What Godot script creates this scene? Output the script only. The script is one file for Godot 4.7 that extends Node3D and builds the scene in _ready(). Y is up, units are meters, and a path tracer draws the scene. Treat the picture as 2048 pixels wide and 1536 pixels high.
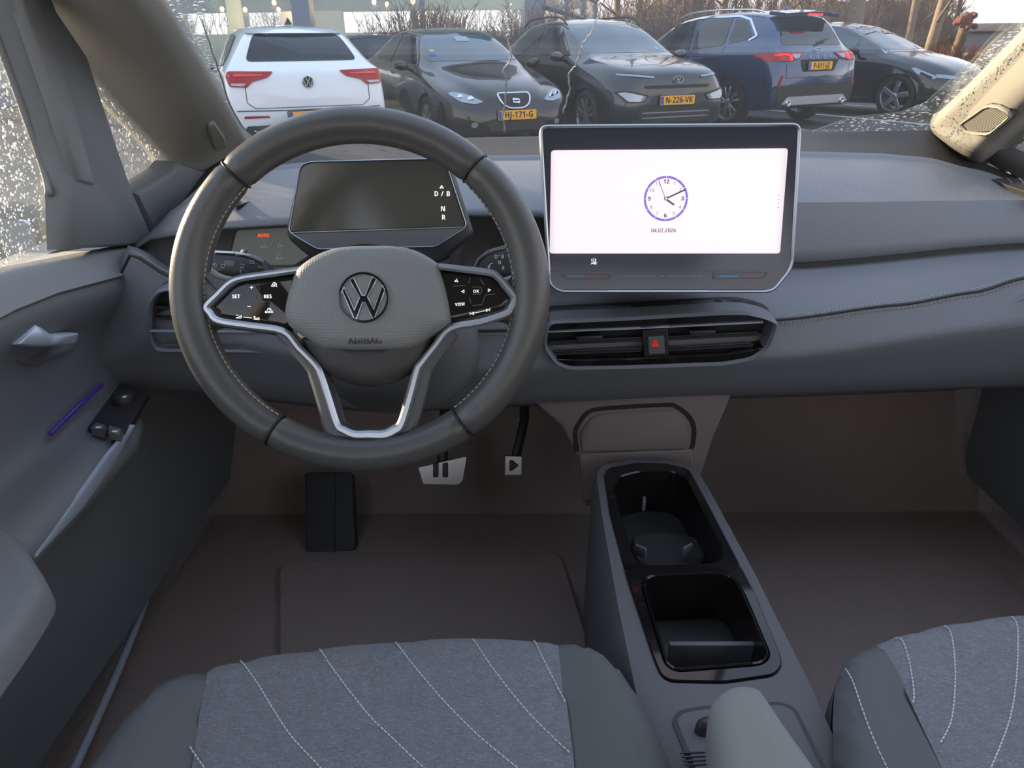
extends Node3D

const LENS := 1450.0          # focal length in pixels of the 2048 x 1536 frame
const EYE := Vector3(0, 1.2, 0)
var cam: Camera3D
var turn: Basis
var M := {}
var used := {}
var rng := RandomNumberGenerator.new()

# ---------------------------------------------------------------- places
func ray(u: float, v: float) -> Vector3:
	return turn * Vector3((u - 1024.0) / LENS, (768.0 - v) / LENS, -1.0)
func at(u: float, v: float, depth: float) -> Vector3:
	return EYE + ray(u, v) * depth
func on_z(u: float, v: float, z: float) -> Vector3:
	var r := ray(u, v)
	return EYE + r * ((z - EYE.z) / r.z)
func on_x(u: float, v: float, x: float) -> Vector3:
	var r := ray(u, v)
	return EYE + r * ((x - EYE.x) / r.x)
func on_y(u: float, v: float, y: float) -> Vector3:
	var r := ray(u, v)
	return EYE + r * ((y - EYE.y) / r.y)
func on_plane(u: float, v: float, p: Plane) -> Vector3:
	var r := ray(u, v)
	return EYE + r * ((p.d - p.normal.dot(EYE)) / p.normal.dot(r))
# a flat frame of reference: origin on the sight line of (u, v) at that depth, leaning back and turned
func frame_at(u: float, v: float, depth: float, lean: float, yaw := 0.0, roll := 0.0) -> Transform3D:
	var b := Basis(Vector3.UP, deg_to_rad(yaw)) * Basis(Vector3.RIGHT, deg_to_rad(-lean)) * Basis(Vector3.BACK, deg_to_rad(roll))
	return Transform3D(b, at(u, v, depth))
func in_frame(t: Transform3D, u: float, v: float, lift := 0.0) -> Vector2:
	var p := on_plane(u, v, Plane(t.basis.z, t.origin + t.basis.z * lift))
	var q := t.affine_inverse() * p
	return Vector2(q.x, q.y)
func trace(t: Transform3D, list: Array, lift := 0.0) -> PackedVector2Array:
	var out := PackedVector2Array()
	for p in list:
		out.append(in_frame(t, p[0], p[1], lift))
	return out

# ---------------------------------------------------------------- nodes
func called(n: String) -> String:
	if not used.has(n):
		used[n] = 0
		return n
	used[n] += 1
	return "%s_%03d" % [n, used[n]]
func meta(o: Node, label: String, category := "", group := "", kind := ""):
	if label: o.set_meta("label", label)
	if category: o.set_meta("category", category)
	if group: o.set_meta("group", group)
	if kind: o.set_meta("kind", kind)
	return o
func thing(n: String, label: String, category: String, t := Transform3D(), group := "") -> Node3D:
	var o := Node3D.new()
	o.name = called(n)
	add_child(o)
	o.transform = t
	meta(o, label, category, group)
	return o
func part(parent: Node, n: String, mesh: Mesh, mat: Material, t := Transform3D()) -> MeshInstance3D:
	var o := MeshInstance3D.new()
	o.name = n
	o.mesh = mesh
	o.material_override = mat
	o.transform = t
	parent.add_child(o, true)
	return o
func struct(n: String, mesh: Mesh, mat: Material, label: String, t := Transform3D(), category := "") -> MeshInstance3D:
	var o := part(self, called(n), mesh, mat, t)
	meta(o, label, category if category else n.split("_")[0], "", "structure")
	return o
func single(n: String, mesh: Mesh, mat: Material, label: String, category: String, t := Transform3D(), group := "") -> MeshInstance3D:
	var o := part(self, called(n), mesh, mat, t)
	meta(o, label, category, group)
	return o

# ---------------------------------------------------------------- meshes
func tool() -> SurfaceTool:
	var st := SurfaceTool.new()
	st.begin(Mesh.PRIMITIVE_TRIANGLES)
	return st
func done(st: SurfaceTool) -> ArrayMesh:
	st.generate_normals()
	return st.commit()
func tri(st: SurfaceTool, a: Vector3, b: Vector3, c: Vector3) -> void:
	st.add_vertex(a); st.add_vertex(b); st.add_vertex(c)
func quad(st: SurfaceTool, a: Vector3, b: Vector3, c: Vector3, d: Vector3) -> void:
	tri(st, a, b, c); tri(st, a, c, d)
func add_grid(st: SurfaceTool, rows: Array, loop := false) -> void:
	for j in rows.size() - 1:
		var a: PackedVector3Array = rows[j]
		var b: PackedVector3Array = rows[j + 1]
		var n := a.size()
		for i in (n if loop else n - 1):
			var k := (i + 1) % n
			quad(st, a[i], a[k], b[k], b[i])
func grid(rows: Array, loop := false) -> ArrayMesh:
	var st := tool()
	add_grid(st, rows, loop)
	return done(st)
func mix_rows(rows: Array, per: int) -> Array:   # smooth rows between the given ones
	var out := []
	var n := rows.size()
	for j in n - 1:
		var p0: PackedVector3Array = rows[maxi(j - 1, 0)]
		var p1: PackedVector3Array = rows[j]
		var p2: PackedVector3Array = rows[j + 1]
		var p3: PackedVector3Array = rows[mini(j + 2, n - 1)]
		for s in per:
			var r := PackedVector3Array()
			for i in p1.size():
				r.append(p1[i].cubic_interpolate(p2[i], p0[i], p3[i], float(s) / per))
			out.append(r)
	out.append(rows[n - 1])
	return out
func smooth_line(p: Array, per: int, loop := false) -> PackedVector3Array:
	var out := PackedVector3Array()
	var n := p.size()
	for i in (n if loop else n - 1):
		var a: Vector3 = p[i]
		var b: Vector3 = p[(i + 1) % n]
		var z: Vector3 = p[(i - 1 + n) % n] if loop or i > 0 else p[0]
		var c: Vector3 = p[(i + 2) % n] if loop or i < n - 2 else p[n - 1]
		for s in per:
			out.append(a.cubic_interpolate(b, z, c, float(s) / per))
	if not loop:
		out.append(p[n - 1])
	return out
func smooth2(p: PackedVector2Array, per: int, loop := true) -> PackedVector2Array:
	var out := PackedVector2Array()
	var n := p.size()
	for i in (n if loop else n - 1):
		var z := p[(i - 1 + n) % n] if loop or i > 0 else p[0]
		var c := p[(i + 2) % n] if loop or i < n - 2 else p[n - 1]
		for s in per:
			out.append(p[i].cubic_interpolate(p[(i + 1) % n], z, c, float(s) / per))
	if not loop:
		out.append(p[n - 1])
	return out
func rounded(p: PackedVector2Array, r: float, n := 5) -> PackedVector2Array:
	var out := PackedVector2Array()
	var m := p.size()
	for i in m:
		var a := p[(i - 1 + m) % m]
		var b := p[i]
		var c := p[(i + 1) % m]
		var d := minf(r, minf(a.distance_to(b), b.distance_to(c)) * 0.48)
		var s := b + (a - b).normalized() * d
		var e := b + (c - b).normalized() * d
		for k in n + 1:
			var t := float(k) / n
			out.append(s.lerp(b, t).lerp(b.lerp(e, t), t))
	return out
func rect(w: float, h: float, r := 0.0, n := 4) -> PackedVector2Array:
	var p := PackedVector2Array([Vector2(-w / 2, -h / 2), Vector2(w / 2, -h / 2), Vector2(w / 2, h / 2), Vector2(-w / 2, h / 2)])
	return rounded(p, r, n) if r > 0 else p
func disc(r: float, n := 24, ry := -1.0) -> PackedVector2Array:
	var p := PackedVector2Array()
	for i in n:
		p.append(Vector2(cos(TAU * i / n) * r, sin(TAU * i / n) * (ry if ry > 0 else r)))
	return p
func moved(p: PackedVector2Array, by: Vector2) -> PackedVector2Array:
	var out := PackedVector2Array()
	for q in p: out.append(q + by)
	return out
func ccw(p: PackedVector2Array) -> PackedVector2Array:
	if Geometry2D.is_polygon_clockwise(p):
		p = p.duplicate()
		p.reverse()
	return p
func inset(p: PackedVector2Array, d: float) -> PackedVector2Array:   # p runs counter-clockwise; d > 0 shrinks
	var out := PackedVector2Array()
	var n := p.size()
	for i in n:
		var e := (p[i] - p[(i - 1 + n) % n]).normalized()
		var f := (p[(i + 1) % n] - p[i]).normalized()
		if e == Vector2.ZERO: e = f
		if f == Vector2.ZERO: f = e
		var ne := Vector2(-e.y, e.x)
		var nf := Vector2(-f.y, f.x)
		var m := (ne + nf).normalized()
		out.append(p[i] + m * d / maxf(m.dot(ne), 0.45))
	for _k in 24:      # edges that turned over are drawn together
		var clean := true
		for i in n:
			var j := (i + 1) % n
			if (out[j] - out[i]).dot(p[j] - p[i]) < -1e-12:
				var c := (out[i] + out[j]) / 2
				out[i] = c
				out[j] = c
				clean = false
		if clean: break
	return out
func flat_cap(st: SurfaceTool, p_: PackedVector2Array, z: float, up := true) -> void:
	var p := PackedVector2Array()
	for q in p_:
		if p.is_empty() or q.distance_to(p[-1]) > 2e-5: p.append(q)
	if p.size() > 2 and p[0].distance_to(p[-1]) < 2e-5: p.remove_at(p.size() - 1)
	var ids := Geometry2D.triangulate_polygon(p)
	if ids.is_empty() and p.size() > 2:
		var c := Vector2.ZERO
		for q in p: c += q / p.size()
		p.append(c)
		for i in p.size() - 1:
			ids.append_array([i, (i + 1) % (p.size() - 1), p.size() - 1])
	for k in range(0, ids.size(), 3):
		var a := Vector3(p[ids[k]].x, p[ids[k]].y, z)
		var b := Vector3(p[ids[k + 1]].x, p[ids[k + 1]].y, z)
		var c := Vector3(p[ids[k + 2]].x, p[ids[k + 2]].y, z)
		if ((b - a).cross(c - a).z > 0) == up: tri(st, a, c, b)
		else: tri(st, a, b, c)
func lift(p: PackedVector2Array, z: float) -> PackedVector3Array:
	var out := PackedVector3Array()
	for q in p: out.append(Vector3(q.x, q.y, z))
	return out
# a plate: outline extruded from z0 to z1, its front edge bevelled
func add_plate(st: SurfaceTool, outline: PackedVector2Array, z0: float, z1: float, bevel := 0.0) -> void:
	var p := ccw(outline)
	var q := inset(p, bevel) if bevel > 0 else p
	st.set_smooth_group(1)
	add_grid(st, [lift(p, z1 - bevel), lift(p, z0)], true)
	if bevel > 0:
		st.set_smooth_group(2)
		add_grid(st, [lift(q, z1), lift(p, z1 - bevel)], true)
	st.set_smooth_group(3)
	flat_cap(st, q, z1)
	st.set_smooth_group(4)
	flat_cap(st, p, z0, false)
func plate(outline: PackedVector2Array, z0: float, z1: float, bevel := 0.0) -> ArrayMesh:
	var st := tool()
	add_plate(st, outline, z0, z1, bevel)
	return done(st)
# a pillow: rings [inset, height] from the rim inwards, then a cap
func pillow(outline: PackedVector2Array, rings: Array, back := 0.0) -> ArrayMesh:
	var st := tool()
	var p := ccw(outline)
	var rows := [lift(p, back)]
	var last := p
	for r in rings:
		last = inset(p, r[0])
		rows.append(lift(last, r[1]))
	rows.reverse()
	add_grid(st, rows, true)
	flat_cap(st, last, rings[-1][1])
	return done(st)
# a dome: copies of an outline drawn in towards a centre, [scale, height] from the rim to the middle
func dome(outline: PackedVector2Array, c: Vector2, rings: Array, back: float) -> ArrayMesh:
	var p := ccw(outline)
	var rows := [lift(p, back)]
	for r in rings:
		var q := PackedVector2Array()
		for v in p: q.append(c + (v - c) * r[0])
		rows.append(lift(q, r[1]))
	rows.reverse()
	return grid(rows, true)
# a frame: ring between an outline and its inset
func add_frame(st: SurfaceTool, outline: PackedVector2Array, w: float, z0: float, z1: float, bevel := 0.0) -> void:
	var p := ccw(outline)
	var q := inset(p, w)
	st.set_smooth_group(1)
	add_grid(st, [lift(p, z1 - bevel), lift(p, z0)], true)
	st.set_smooth_group(2)
	add_grid(st, [lift(inset(p, w * 0.5 if bevel >= w * 0.5 else bevel), z1), lift(p, z1 - bevel)], true)
	st.set_smooth_group(3)
	add_grid(st, [lift(inset(p, w - bevel if bevel < w * 0.5 else w * 0.5), z1), lift(inset(p, w * 0.5 if bevel >= w * 0.5 else bevel), z1)], true)
	st.set_smooth_group(4)
	add_grid(st, [lift(q, z1 - bevel), lift(inset(p, w - bevel if bevel < w * 0.5 else w * 0.5), z1)], true)
	st.set_smooth_group(5)
	add_grid(st, [lift(q, z0), lift(q, z1 - bevel)], true)
	st.set_smooth_group(6)
	add_grid(st, [lift(p, z0), lift(q, z0)], true)
func frame(outline: PackedVector2Array, w: float, z0: float, z1: float, bevel := 0.0) -> ArrayMesh:
	var st := tool()
	add_frame(st, outline, w, z0, z1, bevel)
	return done(st)
func add_tube(st: SurfaceTool, path: PackedVector3Array, r: float, n := 8, loop := false, r_end := -1.0) -> void:
	var rows := []
	var m := path.size()
	var side := Vector3.ZERO
	for i in m:
		var a := path[(i - 1 + m) % m] if loop or i > 0 else path[0]
		var b := path[(i + 1) % m] if loop or i < m - 1 else path[m - 1]
		var d := (b - a).normalized()
		if side == Vector3.ZERO:
			side = d.cross(Vector3.UP if absf(d.y) < 0.9 else Vector3.RIGHT).normalized()
		side = (side - d * side.dot(d)).normalized()
		var o := d.cross(side)
		var rr := r if r_end < 0 else lerpf(r, r_end, float(i) / (m - 1))
		var row := PackedVector3Array()
		for k in n:
			var t := TAU * k / n
			row.append(path[i] + (side * cos(t) + o * sin(t)) * rr)
		rows.append(row)
	if loop: rows.append(rows[0])
	add_grid(st, rows, true)
	if not loop:
		for k in range(1, n - 1):
			tri(st, rows[0][0], rows[0][k + 1], rows[0][k])
			tri(st, rows[m - 1][0], rows[m - 1][k], rows[m - 1][k + 1])
func tube(path: PackedVector3Array, r: float, n := 8, loop := false, r_end := -1.0) -> ArrayMesh:
	var st := tool()
	add_tube(st, path, r, n, loop, r_end)
	return done(st)
func rod(a: Vector3, b: Vector3, r: float, n := 8, r_end := -1.0) -> ArrayMesh:
	return tube(PackedVector3Array([a, b]), r, n, false, r_end)
# profile points (radius, height) turned about the z axis
func add_lathe(st: SurfaceTool, profile: Array, n := 32, t := Transform3D()) -> void:
	var rows := []
	for p in profile:
		var row := PackedVector3Array()
		for k in n:
			row.append(t * Vector3(cos(TAU * k / n) * p[0], sin(TAU * k / n) * p[0], p[1]))
		rows.append(row)
	rows.reverse()
	add_grid(st, rows, true)
func lathe(profile: Array, n := 32) -> ArrayMesh:
	var st := tool()
	add_lathe(st, profile, n)
	return done(st)
func add_box(st: SurfaceTool, c: Vector3, s: Vector3, t := Transform3D()) -> void:
	st.set_smooth_group(-1)
	var h := s / 2
	for ax in 3:
		for sg in [-1.0, 1.0]:
			var n := Vector3.ZERO
			n[ax] = sg
			var u := Vector3.ZERO
			u[(ax + 1) % 3] = h[(ax + 1) % 3]
			var w := Vector3.ZERO
			w[(ax + 2) % 3] = h[(ax + 2) % 3] * sg
			var o := c + n * h[ax]
			quad(st, t * (o - u - w), t * (o - u + w), t * (o + u + w), t * (o + u - w))
func box(c: Vector3, s: Vector3) -> ArrayMesh:
	var st := tool()
	add_box(st, c, s)
	return done(st)
# a slab: a surface given by rows, closed to a thickness along a direction
func slab(rows: Array, off: Vector3) -> ArrayMesh:
	var st := tool()
	add_grid(st, rows)
	var low := []
	for r in rows:
		var q := PackedVector3Array()
		for p in r: q.append(p + off)
		low.append(q)
	st.set_smooth_group(2)
	add_grid(st, low)
	st.set_smooth_group(3)
	add_grid(st, [rows[0], low[0]])
	add_grid(st, [rows[-1], low[-1]])
	var l := [PackedVector3Array(), PackedVector3Array(), PackedVector3Array(), PackedVector3Array()]
	for j in rows.size():
		l[0].append(rows[j][0]); l[1].append(low[j][0])
		l[2].append(rows[j][-1]); l[3].append(low[j][-1])
	add_grid(st, [l[0], l[1]])
	add_grid(st, [l[2], l[3]])
	return done(st)
# a strip swept along a flat path: width and raised, bevelled section
func ribbon(path: PackedVector2Array, widths: Array, z0: float, z1: float, bevel: float) -> ArrayMesh:
	var n := path.size()
	var cols := [PackedVector3Array(), PackedVector3Array(), PackedVector3Array(), PackedVector3Array(), PackedVector3Array(), PackedVector3Array()]
	for i in n:
		var a := path[maxi(i - 1, 0)]
		var b := path[mini(i + 1, n - 1)]
		var d := (b - a).normalized()
		var s := Vector2(-d.y, d.x)
		var w: float = lerpf(widths[int(floor(float(i) / (n - 1) * (widths.size() - 1)))], widths[mini(int(floor(float(i) / (n - 1) * (widths.size() - 1))) + 1, widths.size() - 1)], fmod(float(i) / (n - 1) * (widths.size() - 1), 1.0)) / 2
		var l := [[-w, z0], [-w, z1 - bevel], [-w + bevel, z1], [w - bevel, z1], [w, z1 - bevel], [w, z0]]
		for k in 6:
			var q: Vector2 = path[i] + s * l[k][0]
			cols[k].append(Vector3(q.x, q.y, l[k][1]))
	var st := tool()
	for k in 5:
		st.set_smooth_group(k + 1)
		add_grid(st, [cols[k + 1], cols[k]])
	st.set_smooth_group(-1)
	for e in [0, n - 1]:
		quad(st, cols[0][e], cols[1][e], cols[4][e], cols[5][e])
		quad(st, cols[1][e], cols[2][e], cols[3][e], cols[4][e])
	return done(st)
var fonts := {}
func words(s: String, h: float, bold := false, depth := 0.0006, serif := false) -> TextMesh:
	var key := "%s%s" % [bold, serif]
	if not fonts.has(key):
		var f := SystemFont.new()
		f.font_names = PackedStringArray(["Droid Serif" if serif else "Droid Sans"])
		f.font_weight = 700 if bold else 400
		fonts[key] = f
	var t := TextMesh.new()
	t.text = s
	t.font = fonts[key]
	t.font_size = clampi(roundi(h / 0.00015), 5, 64)
	t.pixel_size = h / (t.font_size * 0.712)      # h is the height of a capital
	t.depth = depth
	t.curve_step = t.font_size * 0.06
	return t
# lettering laid on a flat frame at the pixel it is read at; h in pixels of the photograph
func letter(parent: Node, t: Transform3D, s: String, u: float, v: float, h: float, mat: Material, lift_ := 0.001, bold := false, n := "lettering", turn_deg := 0.0, wide := 1.0) -> MeshInstance3D:
	var c := in_frame(t, u, v, lift_)
	var hh := absf(in_frame(t, u, v - h / 2, lift_).y - in_frame(t, u, v + h / 2, lift_).y)
	return part(parent, n, words(s, hh, bold), mat, Transform3D(Basis(Vector3.BACK, deg_to_rad(turn_deg)).scaled_local(Vector3(wide, 1, 1)), Vector3(c.x, c.y, lift_)))
# small marks from pixel polylines, as raised strokes on a frame
func strokes(t: Transform3D, lines: Array, w: float, lift_: float, h := 0.0006) -> ArrayMesh:
	var st := tool()
	for l in lines:
		for i in l.size() - 1:
			var a := in_frame(t, l[i][0], l[i][1], lift_)
			var b := in_frame(t, l[i + 1][0], l[i + 1][1], lift_)
			if a.is_equal_approx(b): continue
			var d := (b - a).normalized() * w / 2
			var s := Vector2(-d.y, d.x)
			add_plate(st, PackedVector2Array([a - d - s, b + d - s, b + d + s, a - d + s]), lift_ - h, lift_ + h)
	return done(st)

# ---------------------------------------------------------------- materials
func mat(n: String, c: Color, rough := 0.6, metal := 0.0, spec := 0.5) -> StandardMaterial3D:
	var m := StandardMaterial3D.new()
	m.resource_name = n
	m.albedo_color = c
	m.roughness = rough
	m.metallic = metal
	m.metallic_specular = spec
	M[n] = m
	return m
func noise_image(size: int, freq: float, seed_: int, octaves := 3, type := FastNoiseLite.TYPE_SIMPLEX) -> Image:
	var f := FastNoiseLite.new()
	f.noise_type = type
	f.frequency = freq
	f.seed = seed_
	f.fractal_octaves = octaves
	return f.get_seamless_image(size, size)
func tinted(im: Image, a: Color, b: Color) -> ImageTexture:
	var o := Image.create(im.get_width(), im.get_height(), false, Image.FORMAT_RGB8)
	for y in im.get_height():
		for x in im.get_width():
			o.set_pixel(x, y, a.lerp(b, im.get_pixel(x, y).r))
	return ImageTexture.create_from_image(o)
func bumped(im: Image, strength: float) -> ImageTexture:
	var o: Image = im.duplicate()
	o.convert(Image.FORMAT_RGBA8)
	o.bump_map_to_normal_map(strength)
	return ImageTexture.create_from_image(o)
func textured(m: StandardMaterial3D, color_tex: Texture2D, normal_tex: Texture2D, per_metre: float, depth := 1.0) -> StandardMaterial3D:
	m.uv1_triplanar = true
	m.uv1_world_triplanar = true
	m.uv1_scale = Vector3.ONE * per_metre
	if color_tex:
		m.albedo_color = Color.WHITE
		m.albedo_texture = color_tex
	if normal_tex:
		m.normal_enabled = true
		m.normal_texture = normal_tex
		m.normal_scale = depth
	return m
func glow(n: String, c: Color, energy: float) -> StandardMaterial3D:
	var m := mat(n, c * 0.5, 0.4)
	m.emission_enabled = true
	m.emission = c
	m.emission_energy_multiplier = energy
	return m
func clear(n: String, c: Color, alpha: float, rough := 0.02) -> StandardMaterial3D:
	var m := mat(n, Color(c.r, c.g, c.b, alpha), rough)
	m.transparency = BaseMaterial3D.TRANSPARENCY_ALPHA
	return m

# ---------------------------------------------------------------- start
func _ready() -> void:
	rng.seed = 20260204
	# camera, sky, sun, exposure
	turn = Basis(Vector3.UP, deg_to_rad(0.8)) * Basis(Vector3.RIGHT, deg_to_rad(-25.0)) * Basis(Vector3.BACK, deg_to_rad(-0.7))
	cam = Camera3D.new()
	cam.name = "camera"
	cam.fov = rad_to_deg(2.0 * atan(768.0 / LENS))
	cam.near = 0.02
	cam.far = 600.0
	cam.transform = Transform3D(turn, EYE)
	add_child(cam)
	cam.current = true
	var sky_mat := ProceduralSkyMaterial.new()
	sky_mat.sky_top_color = Color(0.60, 0.67, 0.77)
	sky_mat.sky_horizon_color = Color(0.93, 0.905, 0.885)
	sky_mat.sky_curve = 0.22
	sky_mat.ground_bottom_color = Color(0.30, 0.30, 0.30)
	sky_mat.ground_horizon_color = Color(0.55, 0.54, 0.52)
	sky_mat.sun_angle_max = 28.0
	sky_mat.sun_curve = 0.08
	var sky := Sky.new()
	sky.sky_material = sky_mat
	var env := Environment.new()
	env.background_mode = Environment.BG_SKY
	env.sky = sky
	env.background_energy_multiplier = 1.0
	env.tonemap_mode = Environment.TONE_MAPPER_LINEAR
	env.tonemap_exposure = 3.2
	env.sdfgi_enabled = true
	env.ssao_enabled = true
	env.ssil_enabled = true
	var we := WorldEnvironment.new()
	we.name = "surroundings"
	we.environment = env
	add_child(we)
	var sun := DirectionalLight3D.new()
	sun.name = "sun"
	sun.light_color = Color(1.0, 0.90, 0.74)
	sun.light_energy = 1.9
	sun.light_angular_distance = 1.5
	sun.shadow_enabled = true
	add_child(sun)
	var b := deg_to_rad(-62.0)
	var e := deg_to_rad(11.0)
	sun.look_at_from_position(Vector3(sin(b) * cos(e), sin(e), -cos(b) * cos(e)) * 50.0, Vector3.ZERO)
	materials()
	build_outside()
	build_cars()
	build_shell()
	build_dashboard()
	build_wheel()
	build_displays()
	build_console()
	build_doors()
	build_seats()
	build_rain()

func materials() -> void:
	# outside
	mat("asphalt", Color(0.24, 0.245, 0.26), 0.6)
	var n1 := noise_image(256, 0.05, 3, 4)
	textured(M.asphalt, tinted(n1, Color(0.17, 0.18, 0.20), Color(0.30, 0.31, 0.33)), bumped(n1, 4.0), 1.2, 0.6)
	mat("grass", Color(0.45, 0.5, 0.25), 0.9)
	var n2 := noise_image(256, 0.03, 9, 4)
	textured(M.grass, tinted(n2, Color(0.36, 0.42, 0.20), Color(0.62, 0.62, 0.36)), null, 0.4)
	mat("line_white", Color(0.8, 0.8, 0.78), 0.7)
	mat("facade_frame", Color(0.42, 0.46, 0.52), 0.4, 0.2)
	mat("dark_ceiling", Color(0.16, 0.18, 0.20), 0.8)
	mat("pale_wall", Color(0.62, 0.68, 0.66), 0.8)
	mat("show_floor", Color(0.5, 0.5, 0.48), 0.4)
	clear("show_glass", Color(0.75, 0.85, 0.82), 0.18)
	glow("lamp_warm", Color(1.0, 0.85, 0.55), 1.5)
	var bark := noise_image(128, 0.05, 5, 4)
	mat("bark_brown", Color(0.4, 0.33, 0.27), 0.9)
	textured(M.bark_brown, tinted(bark, Color(0.28, 0.23, 0.19), Color(0.50, 0.42, 0.35)), bumped(bark, 6.0), 2.5)
	mat("bark_pale", Color(0.6, 0.52, 0.42), 0.9)
	textured(M.bark_pale, tinted(bark, Color(0.38, 0.33, 0.28), Color(0.56, 0.50, 0.43)), bumped(bark, 5.0), 2.5)
	mat("twig", Color(0.42, 0.34, 0.28), 0.9)
	mat("twig_red", Color(0.42, 0.24, 0.20), 0.9)
	mat("roof_tile", Color(0.33, 0.28, 0.27), 0.8)
	mat("house_brick", Color(0.42, 0.34, 0.30), 0.9)
	mat("barn_grey", Color(0.48, 0.46, 0.47), 0.8)
	# cars
	for p in [["paint_white", Color(0.88, 0.90, 0.92)], ["paint_black", Color(0.05, 0.065, 0.095)], ["paint_grey", Color(0.12, 0.15, 0.18)], ["paint_blue", Color(0.16, 0.25, 0.38)], ["paint_charcoal", Color(0.16, 0.17, 0.20)]]:
		var pm := mat(p[0], p[1], 0.25, 0.0 if p[0] == "paint_white" else 0.45)
		pm.clearcoat_enabled = true
		pm.clearcoat = 1.0
		pm.clearcoat_roughness = 0.04
	mat("car_glass", Color(0.07, 0.085, 0.10), 0.03, 0.0, 0.6)
	mat("car_glass_blue", Color(0.16, 0.26, 0.31), 0.03, 0.0, 0.7)
	mat("trim_black", Color(0.07, 0.07, 0.075), 0.55)
	mat("trim_grey", Color(0.30, 0.31, 0.33), 0.5)
	mat("trim_light", Color(0.55, 0.62, 0.66), 0.5)
	mat("chrome", Color(0.82, 0.84, 0.86), 0.12, 1.0)
	mat("mirror", Color(0.75, 0.78, 0.8), 0.03, 1.0)
	mat("alloy", Color(0.66, 0.67, 0.69), 0.28, 0.8)
	mat("alloy_dark", Color(0.52, 0.53, 0.55), 0.3, 0.6)
	mat("iron", Color(0.18, 0.17, 0.17), 0.6, 0.4)
	mat("tyre", Color(0.10, 0.10, 0.105), 0.8)
	mat("lamp_red", Color(0.62, 0.10, 0.10), 0.15)
	mat("lamp_red_bright", Color(0.85, 0.30, 0.26), 0.15)
	glow("lamp_lit", Color(1.0, 0.16, 0.08), 0.5)
	mat("lamp_clear", Color(0.60, 0.64, 0.68), 0.10, 0.5)
	mat("plate_yellow", Color(0.93, 0.66, 0.16), 0.5)
	mat("plate_blue", Color(0.12, 0.28, 0.66), 0.5)
	mat("badge_blue", Color(0.10, 0.18, 0.42), 0.2)
	mat("sticker_green", Color(0.55, 0.70, 0.35), 0.6)
	mat("sticker_blue", Color(0.35, 0.68, 0.86), 0.6)
	mat("ink", Color(0.09, 0.08, 0.07), 0.6)
	# inside
	var lg := noise_image(256, 0.09, 21, 2, FastNoiseLite.TYPE_CELLULAR)
	var lgn := bumped(lg, 3.0)
	mat("dash_pad", Color(0.44, 0.45, 0.47), 0.55)
	textured(M.dash_pad, null, lgn, 14.0, 0.35)
	mat("panel_grey", Color(0.50, 0.46, 0.45), 0.75)
	mat("well_black", Color(0.15, 0.15, 0.16), 0.7)
	mat("pillar", Color(0.54, 0.53, 0.50), 0.8)
	var cloth := noise_image(256, 0.12, 31, 3)
	textured(M.pillar, null, bumped(cloth, 3.0), 9.0, 0.3)
	mat("door_plastic", Color(0.44, 0.45, 0.455), 0.7)
	textured(M.door_plastic, null, lgn, 12.0, 0.3)
	mat("door_pad", Color(0.48, 0.485, 0.485), 0.75)
	textured(M.door_pad, null, lgn, 12.0, 0.3)
	mat("leather", Color(0.30, 0.30, 0.295), 0.34)
	textured(M.leather, null, lgn, 30.0, 0.45)
	mat("hub_grain", Color(0.47, 0.48, 0.48), 0.5)
	var dots := Image.create(32, 32, false, Image.FORMAT_RGBA8)
	for y in 32:
		for x in 32:
			var a := absf(sin(PI * x / 16.0)) * absf(sin(PI * y / 16.0))
			dots.set_pixel(x, y, Color(a, a, a))
	textured(M.hub_grain, null, bumped(dots, 4.0), 180.0, 0.35)
	mat("satin_silver", Color(0.66, 0.68, 0.71), 0.3, 0.85)
	mat("gloss_black", Color(0.11, 0.10, 0.10), 0.06, 0.0, 0.5)
	mat("display_glass", Color(0.29, 0.285, 0.26), 0.12)
	mat("black_plastic", Color(0.19, 0.185, 0.185), 0.5)
	mat("grey_plastic", Color(0.38, 0.385, 0.39), 0.6)
	mat("touch_grey", Color(0.50, 0.51, 0.48), 0.3)
	mat("print_white", Color(0.92, 0.92, 0.92), 0.5)
	mat("print_grey", Color(0.55, 0.56, 0.57), 0.5)
	mat("emboss", Color(0.10, 0.10, 0.105), 0.5)
	glow("sign_white", Color(1.0, 1.0, 1.0), 0.28)
	glow("sign_orange", Color(1.0, 0.42, 0.12), 0.32)
	glow("sign_red", Color(0.95, 0.10, 0.10), 0.25)
	glow("screen_pink", Color(0.965, 0.915, 0.94), 0.25)
	glow("ambient_violet", Color(0.40, 0.26, 0.75), 0.03)
	mat("screen_violet", Color(0.40, 0.32, 0.68), 0.4)
	mat("screen_lilac", Color(0.90, 0.86, 0.99), 0.4)
	mat("screen_ink", Color(0.03, 0.03, 0.03), 0.4)
	mat("screen_grey", Color(0.46, 0.44, 0.46), 0.4)
	mat("screen_bezel", Color(0.24, 0.24, 0.27), 0.12)
	mat("satin_light", Color(0.74, 0.77, 0.82), 0.45, 0.35)
	mat("console_plastic", Color(0.38, 0.375, 0.385), 0.65)
	textured(M.console_plastic, null, lgn, 20.0, 0.3)
	# woven seat cloth: short level flecks of lighter and darker yarn
	var fleck := Image.create(512, 512, false, Image.FORMAT_RGB8)
	var base := noise_image(512, 0.02, 41, 3)
	for y in 512:
		for x in 512:
			var g := 0.44 + 0.05 * base.get_pixel(x, y).r + rng.randf_range(-0.05, 0.05)
			fleck.set_pixel(x, y, Color(g, g, g * 1.03))
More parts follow.
